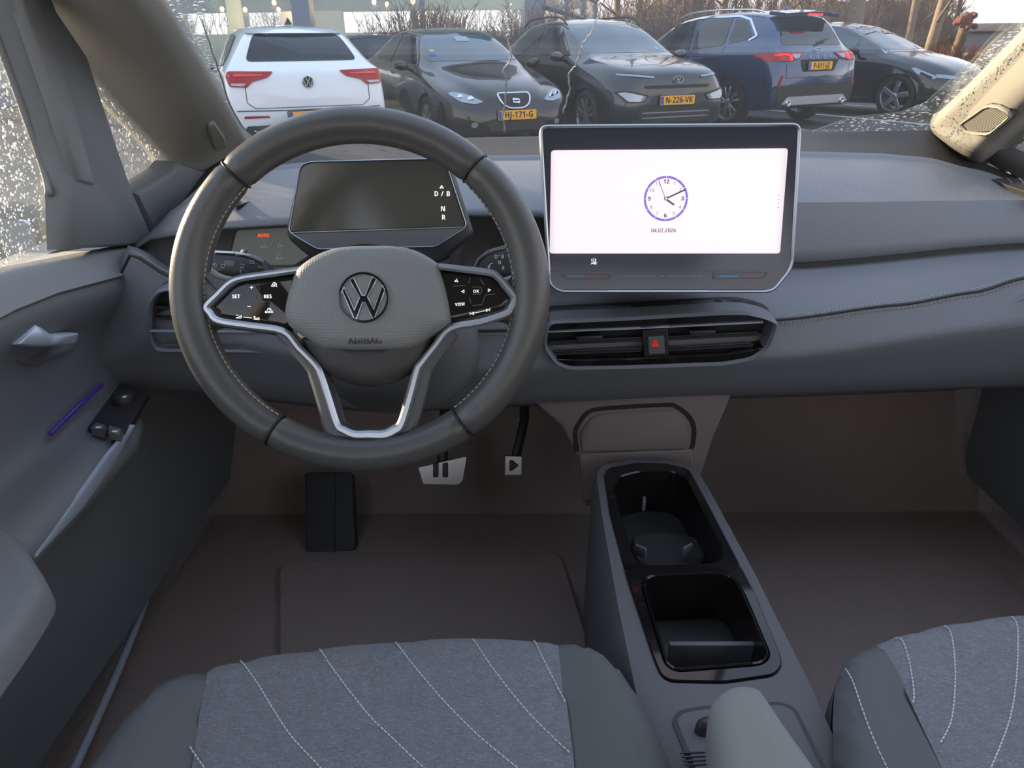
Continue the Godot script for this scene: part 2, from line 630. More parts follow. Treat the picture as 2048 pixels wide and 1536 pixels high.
	for k in 9000:
		var x0 := rng.randi_range(0, 511)
		var y0 := rng.randi_range(0, 511)
		var len_ := rng.randi_range(3, 10)
		var lum := rng.randf_range(0.36, 0.62)
		for i in len_: fleck.set_pixel((x0 + i) % 512, y0, Color(lum * 0.98, lum, lum * 1.05))
	mat("seat_cloth", Color(0.33, 0.34, 0.36), 0.9)
	textured(M.seat_cloth, ImageTexture.create_from_image(fleck), bumped(cloth, 3.0), 5.0, 0.4)
	M.seat_cloth.rim_enabled = true
	M.seat_cloth.rim = 0.3
	mat("seat_side", Color(0.39, 0.40, 0.40), 0.9)
	textured(M.seat_side, null, bumped(cloth, 3.0), 16.0, 0.5)
	mat("rest_cloth", Color(0.54, 0.55, 0.53), 0.95)
	textured(M.rest_cloth, null, bumped(cloth, 3.0), 20.0, 0.5)
	mat("thread", Color(0.86, 0.87, 0.86), 0.7)
	mat("thread_dark", Color(0.62, 0.60, 0.56), 0.7)
	mat("carpet", Color(0.25, 0.22, 0.215), 1.0)
	textured(M.carpet, tinted(cloth, Color(0.54, 0.48, 0.455), Color(0.68, 0.61, 0.58)), bumped(cloth, 5.0), 12.0, 0.6)
	mat("liner", Color(0.80, 0.79, 0.76), 0.9)
	mat("pedal_steel", Color(0.75, 0.74, 0.72), 0.3, 0.9)
	clear("windscreen_glass", Color(0.95, 1.0, 1.0), 0.02)
	var fog := mat("misted_glass", Color(0.80, 0.81, 0.80, 0.22), 0.6)
	fog.transparency = BaseMaterial3D.TRANSPARENCY_ALPHA
	var dr := mat("droplet", Color(0.97, 0.98, 1.0, 0.04), 0.0)
	dr.transparency = BaseMaterial3D.TRANSPARENCY_ALPHA
	dr.refraction_enabled = true
	dr.refraction_scale = 0.033
	var wf := mat("water_film", Color(0.72, 0.76, 0.78, 0.16), 0.5)
	wf.transparency = BaseMaterial3D.TRANSPARENCY_ALPHA

# ---------------------------------------------------------------- outside
func twigs(st: SurfaceTool, base: Vector3, h: float, spread: float, stems: int, r: float, side_twigs: int) -> void:
	for s in stems:
		var a := rng.randf() * TAU
		var p := base + Vector3(cos(a), 0, sin(a)) * spread * 0.25 * rng.randf()
		var d := Vector3(cos(a) * rng.randf() * spread / h, 1.0, sin(a) * rng.randf() * spread / h)
		var path := PackedVector3Array([p])
		var hh := h * rng.randf_range(0.6, 1.0)
		for k in 5:
			p += (d + Vector3(rng.randf_range(-0.25, 0.25), 0, rng.randf_range(-0.25, 0.25))) * hh / 5.0
			path.append(p)
		add_tube(st, path, r * rng.randf_range(0.6, 1.2), 4, false, r * 0.25)
		for k in side_twigs:
			var i := rng.randi_range(1, 4)
			var o := path[i].lerp(path[i + 1], rng.randf())
			var t := rng.randf() * TAU
			var e := o + Vector3(cos(t) * 0.7, rng.randf_range(0.2, 1.0), sin(t) * 0.7) * h * rng.randf_range(0.08, 0.24)
			add_tube(st, PackedVector3Array([o, o.lerp(e, 0.5) + Vector3(0, h * 0.015, 0), e]), r * 0.35, 3, false, r * 0.1)
func branch(st: SurfaceTool, p: Vector3, d: Vector3, l: float, r: float, level: int) -> void:
	var path := PackedVector3Array([p])
	var q := p
	var dd := d
	for k in 4:
		dd = (dd + Vector3(rng.randf_range(-0.22, 0.22), rng.randf_range(-0.02, 0.14), rng.randf_range(-0.22, 0.22))).normalized()
		q += dd * l / 4.0
		path.append(q)
	add_tube(st, path, r, 6 if level < 2 else 4, false, r * 0.45)
	if level >= 4: return
	for k in 4 + level:
		var i := rng.randi_range(1, 3)
		var o := path[i].lerp(path[i + 1], rng.randf())
		var t := rng.randf() * TAU
		branch(st, o, (dd * 0.6 + Vector3(cos(t), rng.randf_range(-0.1, 0.6), sin(t)) * 0.8).normalized(), l * rng.randf_range(0.4, 0.65), r * 0.42, level + (1 if level < 2 else 2))
func tall_tree(u: float, far: float, r: float, lean: Vector3, bark_mat: Material, label: String, low := 2.0) -> void:
	var p := on_plane(u, 92.0, Plane(Vector3(0, 0, -1), far))
	var root := Vector3(p.x, 0, p.z)
	var t := thing("bare_tree", label, "tree", Transform3D(Basis(), root), "bare trees behind the car park")
	var path := PackedVector3Array()
	for k in 9:
		var y := k * 1.5
		path.append(Vector3(lean.x * y + 0.05 * sin(y * 1.3 + u), y, lean.z * y))
	var st := tool()
	add_tube(st, path, r, 12, false, r * 0.4)
	add_tube(st, PackedVector3Array([Vector3(0, -0.1, 0), Vector3(0, 0.35, 0)]), r * 1.3, 12, false, r * 0.99)
	part(t, "trunk", done(st), bark_mat)
	st = tool()
	for k in 7:
		var y := low + (11.0 - low) * k / 7.0 + rng.randf() * 0.4
		var a := rng.randf() * TAU
		branch(st, path[0].lerp(path[8], y / 12.0), Vector3(cos(a), rng.randf_range(0.35, 0.9), sin(a)).normalized(), rng.randf_range(2.0, 3.6), r * 0.34, 1)
	part(t, "branches", done(st), M.twig)
func build_outside() -> void:
	var gr := struct("ground", box(Vector3(0, -0.1, -40), Vector3(240, 0.2, 200)), M.asphalt, "grey asphalt of the car park")
	var lane := Basis(Vector3.UP, deg_to_rad(27.0))
	for k in 5:
		var c := Vector3(0.2, 0, -12.6) + Vector3(cos(deg_to_rad(27.0)) * 2.45 * (k - 1), 0, -sin(deg_to_rad(27.0)) * 2.0 * (k - 1) * 0.6)
		part(gr, "parking_line", box(Vector3.ZERO, Vector3(0.11, 0.008, 4.6)), M.line_white, Transform3D(lane, c + Vector3(1.1, 0.004, 0)))
	struct("lawn", box(Vector3(32, 0.02, -52), Vector3(40, 0.06, 60)), M.grass, "yellowish green winter grass beyond the parked cars", Transform3D(), "lawn")
	struct("footpath", box(Vector3(15.5, 0.06, -26), Vector3(2.0, 0.06, 18)), M.line_white, "pale paved footpath along the grass verge", Transform3D(Basis(Vector3.UP, -0.5), Vector3(-2, 0, 2)), "path")
	# showroom
	var s := thing("showroom", "glazed car showroom with grey frames behind the row of parked cars", "building", Transform3D(Basis(), Vector3(0.2, 0, -19)))
	part(s, "showroom_floor", box(Vector3(-14.5, 0.05, -8), Vector3(29, 0.1, 16)), M.show_floor)
	part(s, "back_wall", box(Vector3(-14.5, 0.9, -16), Vector3(29, 1.8, 0.2)), M.pale_wall)
	part(s, "bulkhead", box(Vector3(-17.0, 4.2, -13), Vector3(24, 3.4, 0.3)), M.dark_ceiling)
	part(s, "pale_bulkhead", box(Vector3(-2.5, 4.2, -15.9), Vector3(10.5, 3.2, 0.2)), M.pale_wall)
	part(s, "ceiling", box(Vector3(-14.5, 6.0, -8), Vector3(29, 0.25, 16.5)), M.dark_ceiling)
	part(s, "roof_edge", box(Vector3(-14.5, 6.4, -8), Vector3(30, 0.9, 17.5)), M.facade_frame)
	for x in [-28.0, -24.0, -20.0, -16.0, -12.0, -9.0, -4.7, 0.0]:
		part(s, "back_mullion", box(Vector3(x, 2.3, -16), Vector3(0.25, 1.2, 0.2)), M.facade_frame)
	for x in [-5.25, -18.0]:
		part(s, "pillar", box(Vector3(x, 3.0, 0), Vector3(0.42, 6.0, 0.42)), M.facade_frame)
	for x in [-26.0, -22.0, -13.0, -9.2, -2.45]:
		part(s, "mullion", box(Vector3(x, 3.0, 0), Vector3(0.11, 6.0, 0.16)), M.facade_frame)
	part(s, "corner_post", box(Vector3(0.15, 3.0, 0), Vector3(0.42, 6.0, 0.3)), M.facade_frame)
	for x in [[-28.0, -26.0], [-26.0, -22.0], [-22.0, -18.0], [-18.0, -13.0], [-13.0, -9.2], [-9.2, -5.25], [-5.25, -2.45], [-2.45, 0.0]]:
		part(s, "pane", box(Vector3((x[0] + x[1]) / 2, 3.0, 0), Vector3(x[1] - x[0] - 0.1, 5.9, 0.02)), M.show_glass)
	part(s, "sill_rail", box(Vector3(-14.0, 0.2, 0), Vector3(28, 0.4, 0.2)), M.facade_frame)
	var side := Vector3(2.6, 0, -14.0)
	for k in 4:
		part(s, "side_post", box(side * (k / 3.0) + Vector3(0.3, 1.75, 0), Vector3(0.14, 3.5, 0.14)), M.facade_frame)
	for y in [2.05, 2.75, 3.6]:
		part(s, "side_rail", rod(Vector3(0.3, y, 0), side + Vector3(0.3, y, 0), 0.08, 4), M.facade_frame)
	part(s, "side_pane", slab([PackedVector3Array([Vector3(0.3, 0, 0), side + Vector3(0.3, 0, 0)]), PackedVector3Array([Vector3(0.3, 6, 0), side + Vector3(0.3, 6, 0)])], Vector3(0.02, 0, 0)), M.show_glass)
	part(s, "reception_box", box(Vector3(-7.6, 1.2, -10), Vector3(2.2, 2.4, 0.4)), M.facade_frame)
	part(s, "inner_column", box(Vector3(-10.0, 2.4, -9), Vector3(0.4, 4.8, 0.4)), M.pale_wall)
	for q in [[444, 18, 26.0], [490, 19, 27.0], [548, 5, 25.0], [557, 19, 28.0], [585, 13, 30.0], [615, 4, 24.0], [748, 4, 25.0], [774, 8, 29.0], [826, 2, 25.0]]:
		var p := on_z(q[0], q[1], -q[2])
		var l := thing("pendant_lamp", "small warm pendant lamp glowing under the showroom ceiling", "lamp", Transform3D(Basis(), p), "showroom pendant lamps")
		part(l, "bulb", lathe([[0.0, -0.07], [0.05, -0.05], [0.075, 0.0], [0.05, 0.05], [0.0, 0.07]], 10), M.lamp_warm)
		part(l, "cord", rod(Vector3(0, 0.06, 0), Vector3(0, 5.88 - p.y, 0), 0.008, 4), M.trim_black)
		var om := OmniLight3D.new()
		om.name = "pendant_light"
		om.light_color = Color(1.0, 0.82, 0.55)
		om.light_energy = 0.6
		om.omni_range = 12.0
		om.light_size = 0.07
		om.shadow_enabled = true
		l.add_child(om)
		om.position = Vector3(0, -0.12, 0)
	# brown hedge before the glazing
	var st := tool()
	for k in 420:
		var u := rng.randf_range(-3.6, 3.4)
		twigs(st, Vector3(u, 0, -17.2 - rng.randf() * 0.9), 1.7 + 0.35 * sin(u * 2.3) + rng.randf() * 0.2, 0.7, 3, 0.020, 9)
	meta(part(self, called("hedge"), done(st), M.twig), "brown leafless hedge standing before the showroom glass", "hedge", "", "stuff")
	# trees
	for q in [[1272, 28.0, 0.13, 0.02, "pale"], [1362, 40.0, 0.16, 0.0, "brown"], [1390, 32.0, 0.26, 0.01, "brown"], [1412, 44.0, 0.18, 0.0, "brown"], [1441, 46.0, 0.2, 0.01, "brown"], [1482, 48.0, 0.2, -0.01, "brown"], [1506, 52.0, 0.2, 0.0, "brown"], [1230, 45.0, 0.2, 0.0, "brown"], [1312, 50.0, 0.2, 0.01, "brown"],
			[1697, 26.0, 0.27, 0.03, "pale"], [1738, 38.0, 0.16, 0.02, "brown"], [1768, 42.0, 0.14, 0.0, "brown"], [1810, 34.0, 0.16, 0.04, "pale"], [1858, 30.0, 0.2, 0.06, "pale"], [1605, 50.0, 0.17, 0.0, "brown"], [1650, 46.0, 0.18, 0.02, "brown"], [1560, 54.0, 0.2, 0.0, "brown"], [1900, 50.0, 0.15, 0.0, "brown"], [1830, 52.0, 0.16, -0.02, "brown"], [1540, 44.0, 0.12, 0.0, "brown"]]:
		tall_tree(q[0], q[1], q[2], Vector3(q[3], 0, 0.01), M["bark_" + q[4]], "leafless tree with pale bark standing behind the parked cars" if q[4] == "pale" else "leafless tree with dark brown bark behind the parked cars", 1.6)
	# thicket of saplings between the trunks
	var kinds := []
	for k in 4:
		st = tool()
		twigs(st, Vector3.ZERO, 3.6 + k * 0.4, 1.8, 9, 0.032, 26)
		kinds.append(done(st))
	for k in 130:
		var far := rng.randf_range(36.0, 62.0)
		var u := rng.randf_range(1195.0, 1900.0)
		var p := on_plane(u, 92.0, Plane(Vector3(0, 0, -1), far))
		var m := single("bare_sapling", kinds[k % 4], M.twig, "thin leafless sapling in the thicket between the tree trunks", "sapling", Transform3D(Basis(Vector3.UP, rng.randf() * TAU).scaled(Vector3.ONE * rng.randf_range(0.7, 1.25)), Vector3(p.x, 0, p.z)), "saplings of the thicket")
		m.set_meta("group", "saplings of the thicket")
	for k in 26:
		var p := Vector3(rng.randf_range(-24.0, 0.5), 0, rng.randf_range(-46.0, -39.0))
		single("bare_sapling", kinds[k % 4], M.twig, "thin leafless sapling seen through the showroom windows", "sapling", Transform3D(Basis(Vector3.UP, rng.randf() * TAU).scaled(Vector3.ONE * rng.randf_range(0.8, 1.3)), p), "saplings behind the showroom")
	st = tool()
	for k in 150:
		var p := on_plane(rng.randf_range(1820.0, 1975.0), 92.0, Plane(Vector3(0, 0, -1), rng.randf_range(27.0, 30.0)))
		twigs(st, Vector3(p.x, 0, p.z), 1.1, 0.6, 2, 0.014, 7)
	meta(part(self, called("hedge"), done(st), M.twig_red), "low reddish brown hedge by the bonnet of the charcoal car", "hedge", "", "stuff")
	# pollard
	var pp := on_plane(1918, 92.0, Plane(Vector3(0, 0, -1), 31.0))
	var po := thing("pollard_tree", "short pollarded tree with a knotty reddish head", "tree", Transform3D(Basis(), Vector3(pp.x, 0, pp.z)))
	part(po, "trunk", tube(PackedVector3Array([Vector3(-0.1, 0, 0), Vector3(-0.05, 0.8, 0), Vector3(0.02, 1.3, 0), Vector3(0.05, 1.75, 0)]), 0.22, 10, false, 0.17), M.bark_brown)
	st = tool()
	for k in 22:
		var c := Vector3(rng.randf_range(-0.3, 0.35), rng.randf_range(1.65, 2.1), rng.randf_range(-0.3, 0.3))
		add_lathe(st, [[0.0, -0.12], [0.08, -0.08], [0.12, 0.0], [0.08, 0.08], [0.0, 0.12]], 8, Transform3D(Basis(), c))
	add_lathe(st, [[0.0, -0.26], [0.2, -0.18], [0.29, 0.0], [0.2, 0.18], [0.0, 0.26]], 12, Transform3D(Basis(), Vector3(0.03, 1.88, 0)))
	part(po, "knotty_head", done(st), M.twig_red)
	# house and barn
	var hp := on_plane(1745, 92.0, Plane(Vector3(0, 0, -1), 66.0))
	var ho := thing("house", "brown brick house with a dark pitched roof behind the trees", "building", Transform3D(Basis(Vector3.UP, 0.25), Vector3(hp.x, 0, hp.z)))
	part(ho, "walls", box(Vector3(0, 1.2, 0), Vector3(9.5, 2.4, 6)), M.house_brick)
	st = tool()
	for q in [[-1.0, 1.0], [1.0, -1.0]]:
		quad(st, Vector3(-5, 2.3, 3.4 * q[0]), Vector3(5, 2.3, 3.4 * q[0]), Vector3(4.6, 4.1, 0), Vector3(-4.6, 4.1, 0))
		tri(st, Vector3(5 * q[0], 2.3, 3.4), Vector3(5 * q[0], 2.3, -3.4), Vector3(4.6 * q[0], 4.1, 0))
	quad(st, Vector3(-5, 2.3, -3.4), Vector3(5, 2.3, -3.4), Vector3(5, 2.3, 3.4), Vector3(-5, 2.3, 3.4))
	part(ho, "roof", done(st), M.roof_tile)
	part(ho, "chimney", box(Vector3(2.6, 4.1, 0.3), Vector3(0.7, 1.1, 0.7)), M.house_brick)
	for x in [-3.0, 0.2, 3.0]:
		var w := part(ho, "window", box(Vector3(x, 1.4, 3.02), Vector3(1.2, 1.1, 0.06)), M.line_white)
		part(w, "pane", box(Vector3(x, 1.4, 3.06), Vector3(1.05, 0.95, 0.03)), M.car_glass)
	var bp := on_plane(1962, 92.0, Plane(Vector3(0, 0, -1), 90.0))
	var ba := thing("barn", "long low grey shed on the horizon beyond the grass", "building", Transform3D(Basis(), Vector3(bp.x, 0, bp.z)))
	part(ba, "walls", box(Vector3(0, 1.1, 0), Vector3(11, 2.2, 6)), M.barn_grey)
	part(ba, "roof", slab([PackedVector3Array([Vector3(-5.8, 2.1, 3.4), Vector3(5.8, 2.1, 3.4)]), PackedVector3Array([Vector3(-5.8, 2.9, 0), Vector3(5.8, 2.9, 0)]), PackedVector3Array([Vector3(-5.8, 2.1, -3.4), Vector3(5.8, 2.1, -3.4)])], Vector3(0, -0.12, 0)), M.roof_tile)
	st = tool()
	for k in 90:
		var p := on_plane(rng.randf_range(1930.0, 2300.0), 92.0, Plane(Vector3(0, 0, -1), rng.randf_range(105.0, 120.0)))
		twigs(st, Vector3(p.x, 0, p.z), rng.randf_range(2.2, 4.2), 2.4, 5, 0.05, 10)
	meta(part(self, called("treeline"), done(st), M.twig), "distant grey treeline on the horizon", "treeline", "", "stuff")

# ---------------------------------------------------------------- parked cars
# a body is a row of cross sections [z, bottom, sill half-width, belt half-width, belt height, top half-width, top height]
func eased(rows: Array, per: int, passes: int) -> Array:
	var out := []
	for j in rows.size() - 1:
		for s in per:
			var r := []
			for k in rows[j].size():
				r.append(rows[j][k] + (rows[j + 1][k] - rows[j][k]) * (float(s) / per))
			out.append(r)
	out.append(rows[-1].duplicate())
	for _p in passes:
		var n := out.duplicate(true)
		for j in range(1, out.size() - 1):
			for k in out[j].size():
				n[j][k] = (out[j - 1][k] + 2 * out[j][k] + out[j + 1][k]) / 4
		out = n
	return out
func body_shape(stations: Array, arches: Array, arch_r: float) -> Dictionary:
	var rows := []
	for s in eased(stations, 4, 3):
		var pts := [[0.0, s[1]], [s[2] - 0.08, s[1]], [s[2], s[1] + 0.07], [maxf(s[2], s[3]) + 0.012, (s[1] + s[4]) * 0.5], [s[3], s[4] - 0.05], [s[3] - 0.035, s[4] + 0.015], [s[5] + 0.02, s[6] - 0.06], [s[5] - 0.09, s[6] - 0.012], [0.0, s[6] + 0.012]]
		var row := PackedVector3Array()
		var half := eased(pts, 3, 1)
		for i in range(half.size() - 1, 0, -1): row.append(Vector3(-half[i][0], half[i][1], s[0]))
		for p in half: row.append(Vector3(p[0], p[1], s[0]))
		rows.append(row)
	var tris := PackedVector3Array()
	var n: int = rows[0].size()
	for j in rows.size() - 1:
		for i in n:
			var k := (i + 1) % n
			var q := [rows[j][i], rows[j][k], rows[j + 1][k], rows[j + 1][i]]
			for t in [[0, 1, 2], [0, 2, 3]]:
				var v := []
				var inside := 0
				for e in t:
					var p: Vector3 = q[e]
					for a in arches:
						var d := Vector2(p.z - a, p.y - 0.32)
						if absf(p.x) > 0.55 and d.length() < arch_r and p.y < 0.32 + arch_r:
							inside += 1
							var o := d.normalized() * arch_r if d.length() > 0.02 else Vector2(0, arch_r)
							if p.y > 0.26: p = Vector3(p.x, 0.32 + o.y, a + o.x)
					v.append(p)
				if inside < 3:
					for p in v: tris.append(p)
	for e in [0, rows.size() - 1]:
		var c := Vector3.ZERO
		for p in rows[e]: c += p / n
		for i in n:
			var k := (i + 1) % n
			for p in ([c, rows[e][i], rows[e][k]] if e > 0 else [c, rows[e][k], rows[e][i]]): tris.append(p)
	var st := tool()
	for p in tris: st.add_vertex(p)
	return {"mesh": done(st), "tris": tris, "maps": {}}
# where a line of sight along an axis first meets the body; f = front, b = back, r / l = sides, t = top
func met(body: Dictionary, axis: String, p: Vector2):
	if not body.maps.has(axis):
		var m := {}
		for k in range(0, body.tris.size(), 3):
			var q := [flat(axis, body.tris[k]), flat(axis, body.tris[k + 1]), flat(axis, body.tris[k + 2])]
			var lo: Vector2 = q[0].min(q[1]).min(q[2])
			var hi: Vector2 = q[0].max(q[1]).max(q[2])
			for x in range(floori(lo.x / 0.06), floori(hi.x / 0.06) + 1):
				for y in range(floori(lo.y / 0.06), floori(hi.y / 0.06) + 1):
					var key := Vector2i(x, y)
					if not m.has(key): m[key] = []
					m[key].append(k)
		body.maps[axis] = m
	var best = null
	for k in body.maps[axis].get(Vector2i(floori(p.x / 0.06), floori(p.y / 0.06)), []):
		var a := flat(axis, body.tris[k])
		var b := flat(axis, body.tris[k + 1])
		var c := flat(axis, body.tris[k + 2])
		var d := (b - a).cross(c - a)
		if absf(d) < 1e-9: continue
		var w1 := (p - a).cross(c - a) / d
		var w2 := (b - a).cross(p - a) / d
		if w1 < -0.001 or w2 < -0.001 or w1 + w2 > 1.001: continue
		var h: float = lerpf(deep(axis, body.tris[k]), deep(axis, body.tris[k + 1]), w1) + (deep(axis, body.tris[k + 2]) - deep(axis, body.tris[k])) * w2
		if best == null or h > best: best = h
	return best
func flat(axis: String, p: Vector3) -> Vector2:
	if axis == "t": return Vector2(p.x, p.z)
	return Vector2(p.x, p.y) if axis in "fb" else Vector2(p.z, p.y)
func deep(axis: String, p: Vector3) -> float:
	match axis:
		"f": return -p.z
		"b": return p.z
		"r": return p.x
		"t": return p.y
	return -p.x
func solid(axis: String, p: Vector2, h: float) -> Vector3:
	match axis:
		"f": return Vector3(p.x, p.y, -h)
		"b": return Vector3(p.x, p.y, h)
		"r": return Vector3(h, p.y, p.x)
		"t": return Vector3(p.x, h, p.y)
	return Vector3(-h, p.y, p.x)
# a panel fitted to the body: a polygon seen along an axis, laid on the surface, a few millimetres proud
func add_fitted(st: SurfaceTool, body: Dictionary, axis: String, poly: PackedVector2Array, off: float, cell := 0.07) -> void:
	var lo := poly[0]
	var hi := poly[0]
	for p in poly:
		lo = lo.min(p)
		hi = hi.max(p)
	for x in range(floori(lo.x / cell), floori(hi.x / cell) + 1):
		for y in range(floori(lo.y / cell), floori(hi.y / cell) + 1):
			var c := PackedVector2Array([Vector2(x, y) * cell, Vector2(x + 1, y) * cell, Vector2(x + 1, y + 1) * cell, Vector2(x, y + 1) * cell])
			for piece in Geometry2D.intersect_polygons(poly, c):
				var ids := Geometry2D.triangulate_polygon(piece)
				for k in range(0, ids.size(), 3):
					var v := []
					for e in 3:
						var q: Vector2 = piece[ids[k + e]].snapped(Vector2.ONE * 0.0004)
						var h = met(body, axis, q)
						if h == null: break
						v.append(solid(axis, q, h + off))
					if v.size() == 3: tri(st, v[0], v[1], v[2])
func fitted(body: Dictionary, axis: String, list: Array, off := 0.008, round_r := 0.03, cell := 0.07) -> ArrayMesh:
	var p := PackedVector2Array()
	for q in list: p.append(Vector2(q[0], q[1]))
	if round_r > 0: p = rounded(p, round_r, 3)
	var st := tool()
	add_fitted(st, body, axis, ccw(p), off, cell)
	return done(st)
func mirrored(list: Array) -> Array:
	var out := []
	for q in list: out.append([-q[0], q[1]])
	return out
func seam(body: Dictionary, axis: String, list: Array, w := 0.008, off := 0.004) -> ArrayMesh:
	var st := tool()
	for i in list.size() - 1:
		var a := Vector2(list[i][0], list[i][1])
		var b := Vector2(list[i + 1][0], list[i + 1][1])
		var d := (b - a).normalized()
		var s := Vector2(-d.y, d.x) * w / 2
		add_fitted(st, body, axis, ccw(PackedVector2Array([a - s, b - s, b + s, a + s])), off, 0.09)
	return done(st)
# alloy wheel about the x axis, outer face at +x
func spoke(kind: String, k: int, r: float) -> PackedVector2Array:
	match kind:
		"double": return PackedVector2Array([Vector2(-0.02, 0.03), Vector2(0.01, 0.03), Vector2(0.045 - 0.07 * (k % 2), r), Vector2(0.018 - 0.07 * (k % 2), r)])
		"blade": return PackedVector2Array([Vector2(-0.035, 0.04), Vector2(0.035, 0.04), Vector2(0.075, r * 0.98), Vector2(-0.005, r)])
		"web": return PackedVector2Array([Vector2(-0.015, 0.03), Vector2(0.015, 0.03), Vector2(0.05 - 0.08 * (k % 2), r), Vector2(0.025 - 0.08 * (k % 2), r)])
	return PackedVector2Array([Vector2(-0.025, 0.03), Vector2(0.025, 0.03), Vector2(0.035, r), Vector2(-0.035, r)])
func make_wheel(car: Node3D, where: Vector3, side: float, r: float, kind: String, n: int, rim_mat: Material, disc_mat: Material) -> void:
	var b := Basis(Vector3.UP, PI / 2 * side)
	var w := part(car, "wheel", lathe([[r * 0.66, -0.2], [r * 0.94, -0.2], [r, -0.17], [r, -0.04], [r * 0.97, -0.01], [r * 0.86, 0.004], [r * 0.72, 0.0], [r * 0.70, -0.02]], 36), M.tyre, Transform3D(b, where))
	part(w, "rim_barrel", lathe([[r * 0.66, -0.19], [r * 0.66, -0.05], [r * 0.70, -0.012], [r * 0.725, 0.0], [r * 0.72, -0.02]], 36), rim_mat)
	part(w, "brake_disc", lathe([[0.001, -0.09], [r * 0.5, -0.09], [r * 0.5, -0.11]], 24), disc_mat)
	var st := tool()
	for k in n:
		var a: float = TAU * (k if kind != "double" and kind != "web" else floori(k / 2.0) * 2 + 0.35 * (k % 2)) / n
		var p := PackedVector2Array()
		for q in spoke(kind, k, r * 0.7): p.append(q.rotated(a))
		add_plate(st, p, -0.04, -0.008, 0.006)
	part(w, "spokes", done(st), rim_mat)
	part(w, "hub_cap", lathe([[0.0, -0.004], [0.045, -0.006], [0.06, -0.02], [0.06, -0.05]], 16), rim_mat)
func number_plate(car: Node3D, where: Vector3, turn_y: float, text: String, lean := 0.0) -> void:
	var t := Transform3D(Basis(Vector3.UP, turn_y) * Basis(Vector3.RIGHT, lean), where)
	var p := part(car, "number_plate", plate(rect(0.52, 0.11, 0.012), -0.006, 0.004, 0.001), M.plate_yellow, t)
	part(p, "country_strip", plate(moved(rect(0.045, 0.1, 0.006), Vector2(-0.233, 0)), 0.003, 0.0055), M.plate_blue)
	part(p, "plate_holder", frame(rect(0.535, 0.125, 0.014), 0.008, -0.012, 0.003), M.trim_black)
	if text:
		part(p, "plate_lettering", words(text, 0.072, true, 0.003), M.ink, Transform3D(Basis().scaled(Vector3(0.95, 1, 1)), Vector3(0.02, 0, 0.0045)))
func mirror_on(car: Node3D, side: float, y: float, z: float, paint: Material, x := 0.88) -> void:
	var rows := []
	for j in 7:
		var a := PI * j / 6.0
		var row := PackedVector3Array()
		for k in 12:
			var t := TAU * k / 12
			row.append(Vector3(side * (x + 0.10 + cos(t) * 0.095 * pow(sin(a), 0.5)), y + sin(t) * 0.065 * pow(sin(a), 0.5) + 0.01 * cos(t), z - cos(a) * 0.07))
		rows.append(row)
	var m := part(car, "door_mirror", grid(rows, true), paint)
	part(m, "mirror_foot", rod(Vector3(side * (x - 0.06), y - 0.06, z + 0.02), Vector3(side * (x + 0.06), y - 0.02, z), 0.022, 8), M.trim_black)
	part(m, "mirror_glass", box(Vector3(side * (x + 0.10), y, z + 0.068), Vector3(0.14, 0.08, 0.006)), M.mirror)

func car_base(called_: String, label: String, pose: Array, stations: Array, wheels_z: Array, arch_r: float, paint: Material) -> Array:
	var th := -deg_to_rad(pose[2])
	var car := thing(called_, label, "car", Transform3D(Basis(Vector3.UP, th), Vector3(pose[0], 0, pose[1])))
	var body := body_shape(stations, wheels_z, arch_r)
	part(car, "body", body.mesh, paint)
	for z in wheels_z:
		for s in [-1.0, 1.0]:
			var st := tool()
			var rows := []
			for x in [0.52, 0.80]:
				var row := PackedVector3Array()
				for k in 17:
					var a := PI * k / 16.0
					row.append(Vector3(s * x, 0.32 + sin(a) * (arch_r + 0.004), z + cos(a) * (arch_r + 0.004)))
				rows.append(row)
			add_grid(st, rows)
			part(car, "arch_liner", done(st), M.trim_black)
	return [car, body]
func wheels_of(car: Node3D, zs: Array, x: float, r: float, kind: String, n: int, rim_mat: Material) -> void:
	for z in zs:
		for s in [-1.0, 1.0]:
			make_wheel(car, Vector3(s * x, r, z), s, r, kind, n, rim_mat, M.iron)
func arch_trim(car: Node3D, body: Dictionary, zs: Array, r0: float, r1: float, m: Material) -> void:
	for z in zs:
		for s in ["r", "l"]:
			var st := tool()
			for k in 16:
				var a0 := PI * (k / 16.0) - 0.05
				var a1 := PI * ((k + 1) / 16.0) - 0.05
				var p := PackedVector2Array()
				for q in [[a0, r0], [a1, r0], [a1, r1], [a0, r1]]: p.append(Vector2(z + cos(q[0]) * q[1], 0.32 + sin(q[0]) * q[1]))
				add_fitted(st, body, s, ccw(p), 0.01, 0.2)
			part(car, "arch_trim", done(st), m)
func round_badge(car: Node3D, where: Vector3, turn_y: float, r: float, ring: Material, field: Material) -> Node3D:
	var b := part(car, "badge", plate(disc(r, 28), -0.01, 0.004, 0.002), field, Transform3D(Basis(Vector3.UP, turn_y), where))
	part(b, "badge_ring", frame(disc(r, 28), r * 0.12, 0.0, 0.008, 0.002), ring)
	var st := tool()
	for l in [[-0.42, 0.85, -0.02, -0.02], [0.42, 0.85, 0.02, -0.02], [-0.85, 0.45, -0.4, -0.82], [-0.4, -0.82, 0.0, 0.12], [0.0, 0.12, 0.4, -0.82], [0.4, -0.82, 0.85, 0.45]]:
		var p := Vector2(l[0], l[1]) * r
		var q := Vector2(l[2], l[3]) * r
		var d := (q - p).normalized()
		var s := Vector2(-d.y, d.x) * r * 0.085
		add_plate(st, PackedVector2Array([p - s, q - s, q + s, p + s]), 0.0, 0.007)
	part(b, "badge_letters", done(st), ring)
	return b

func build_cars() -> void:
	car_white_hatch()
	car_black_hatch()
	car_grey_suv()
	car_blue_suv()
	car_charcoal_electric()

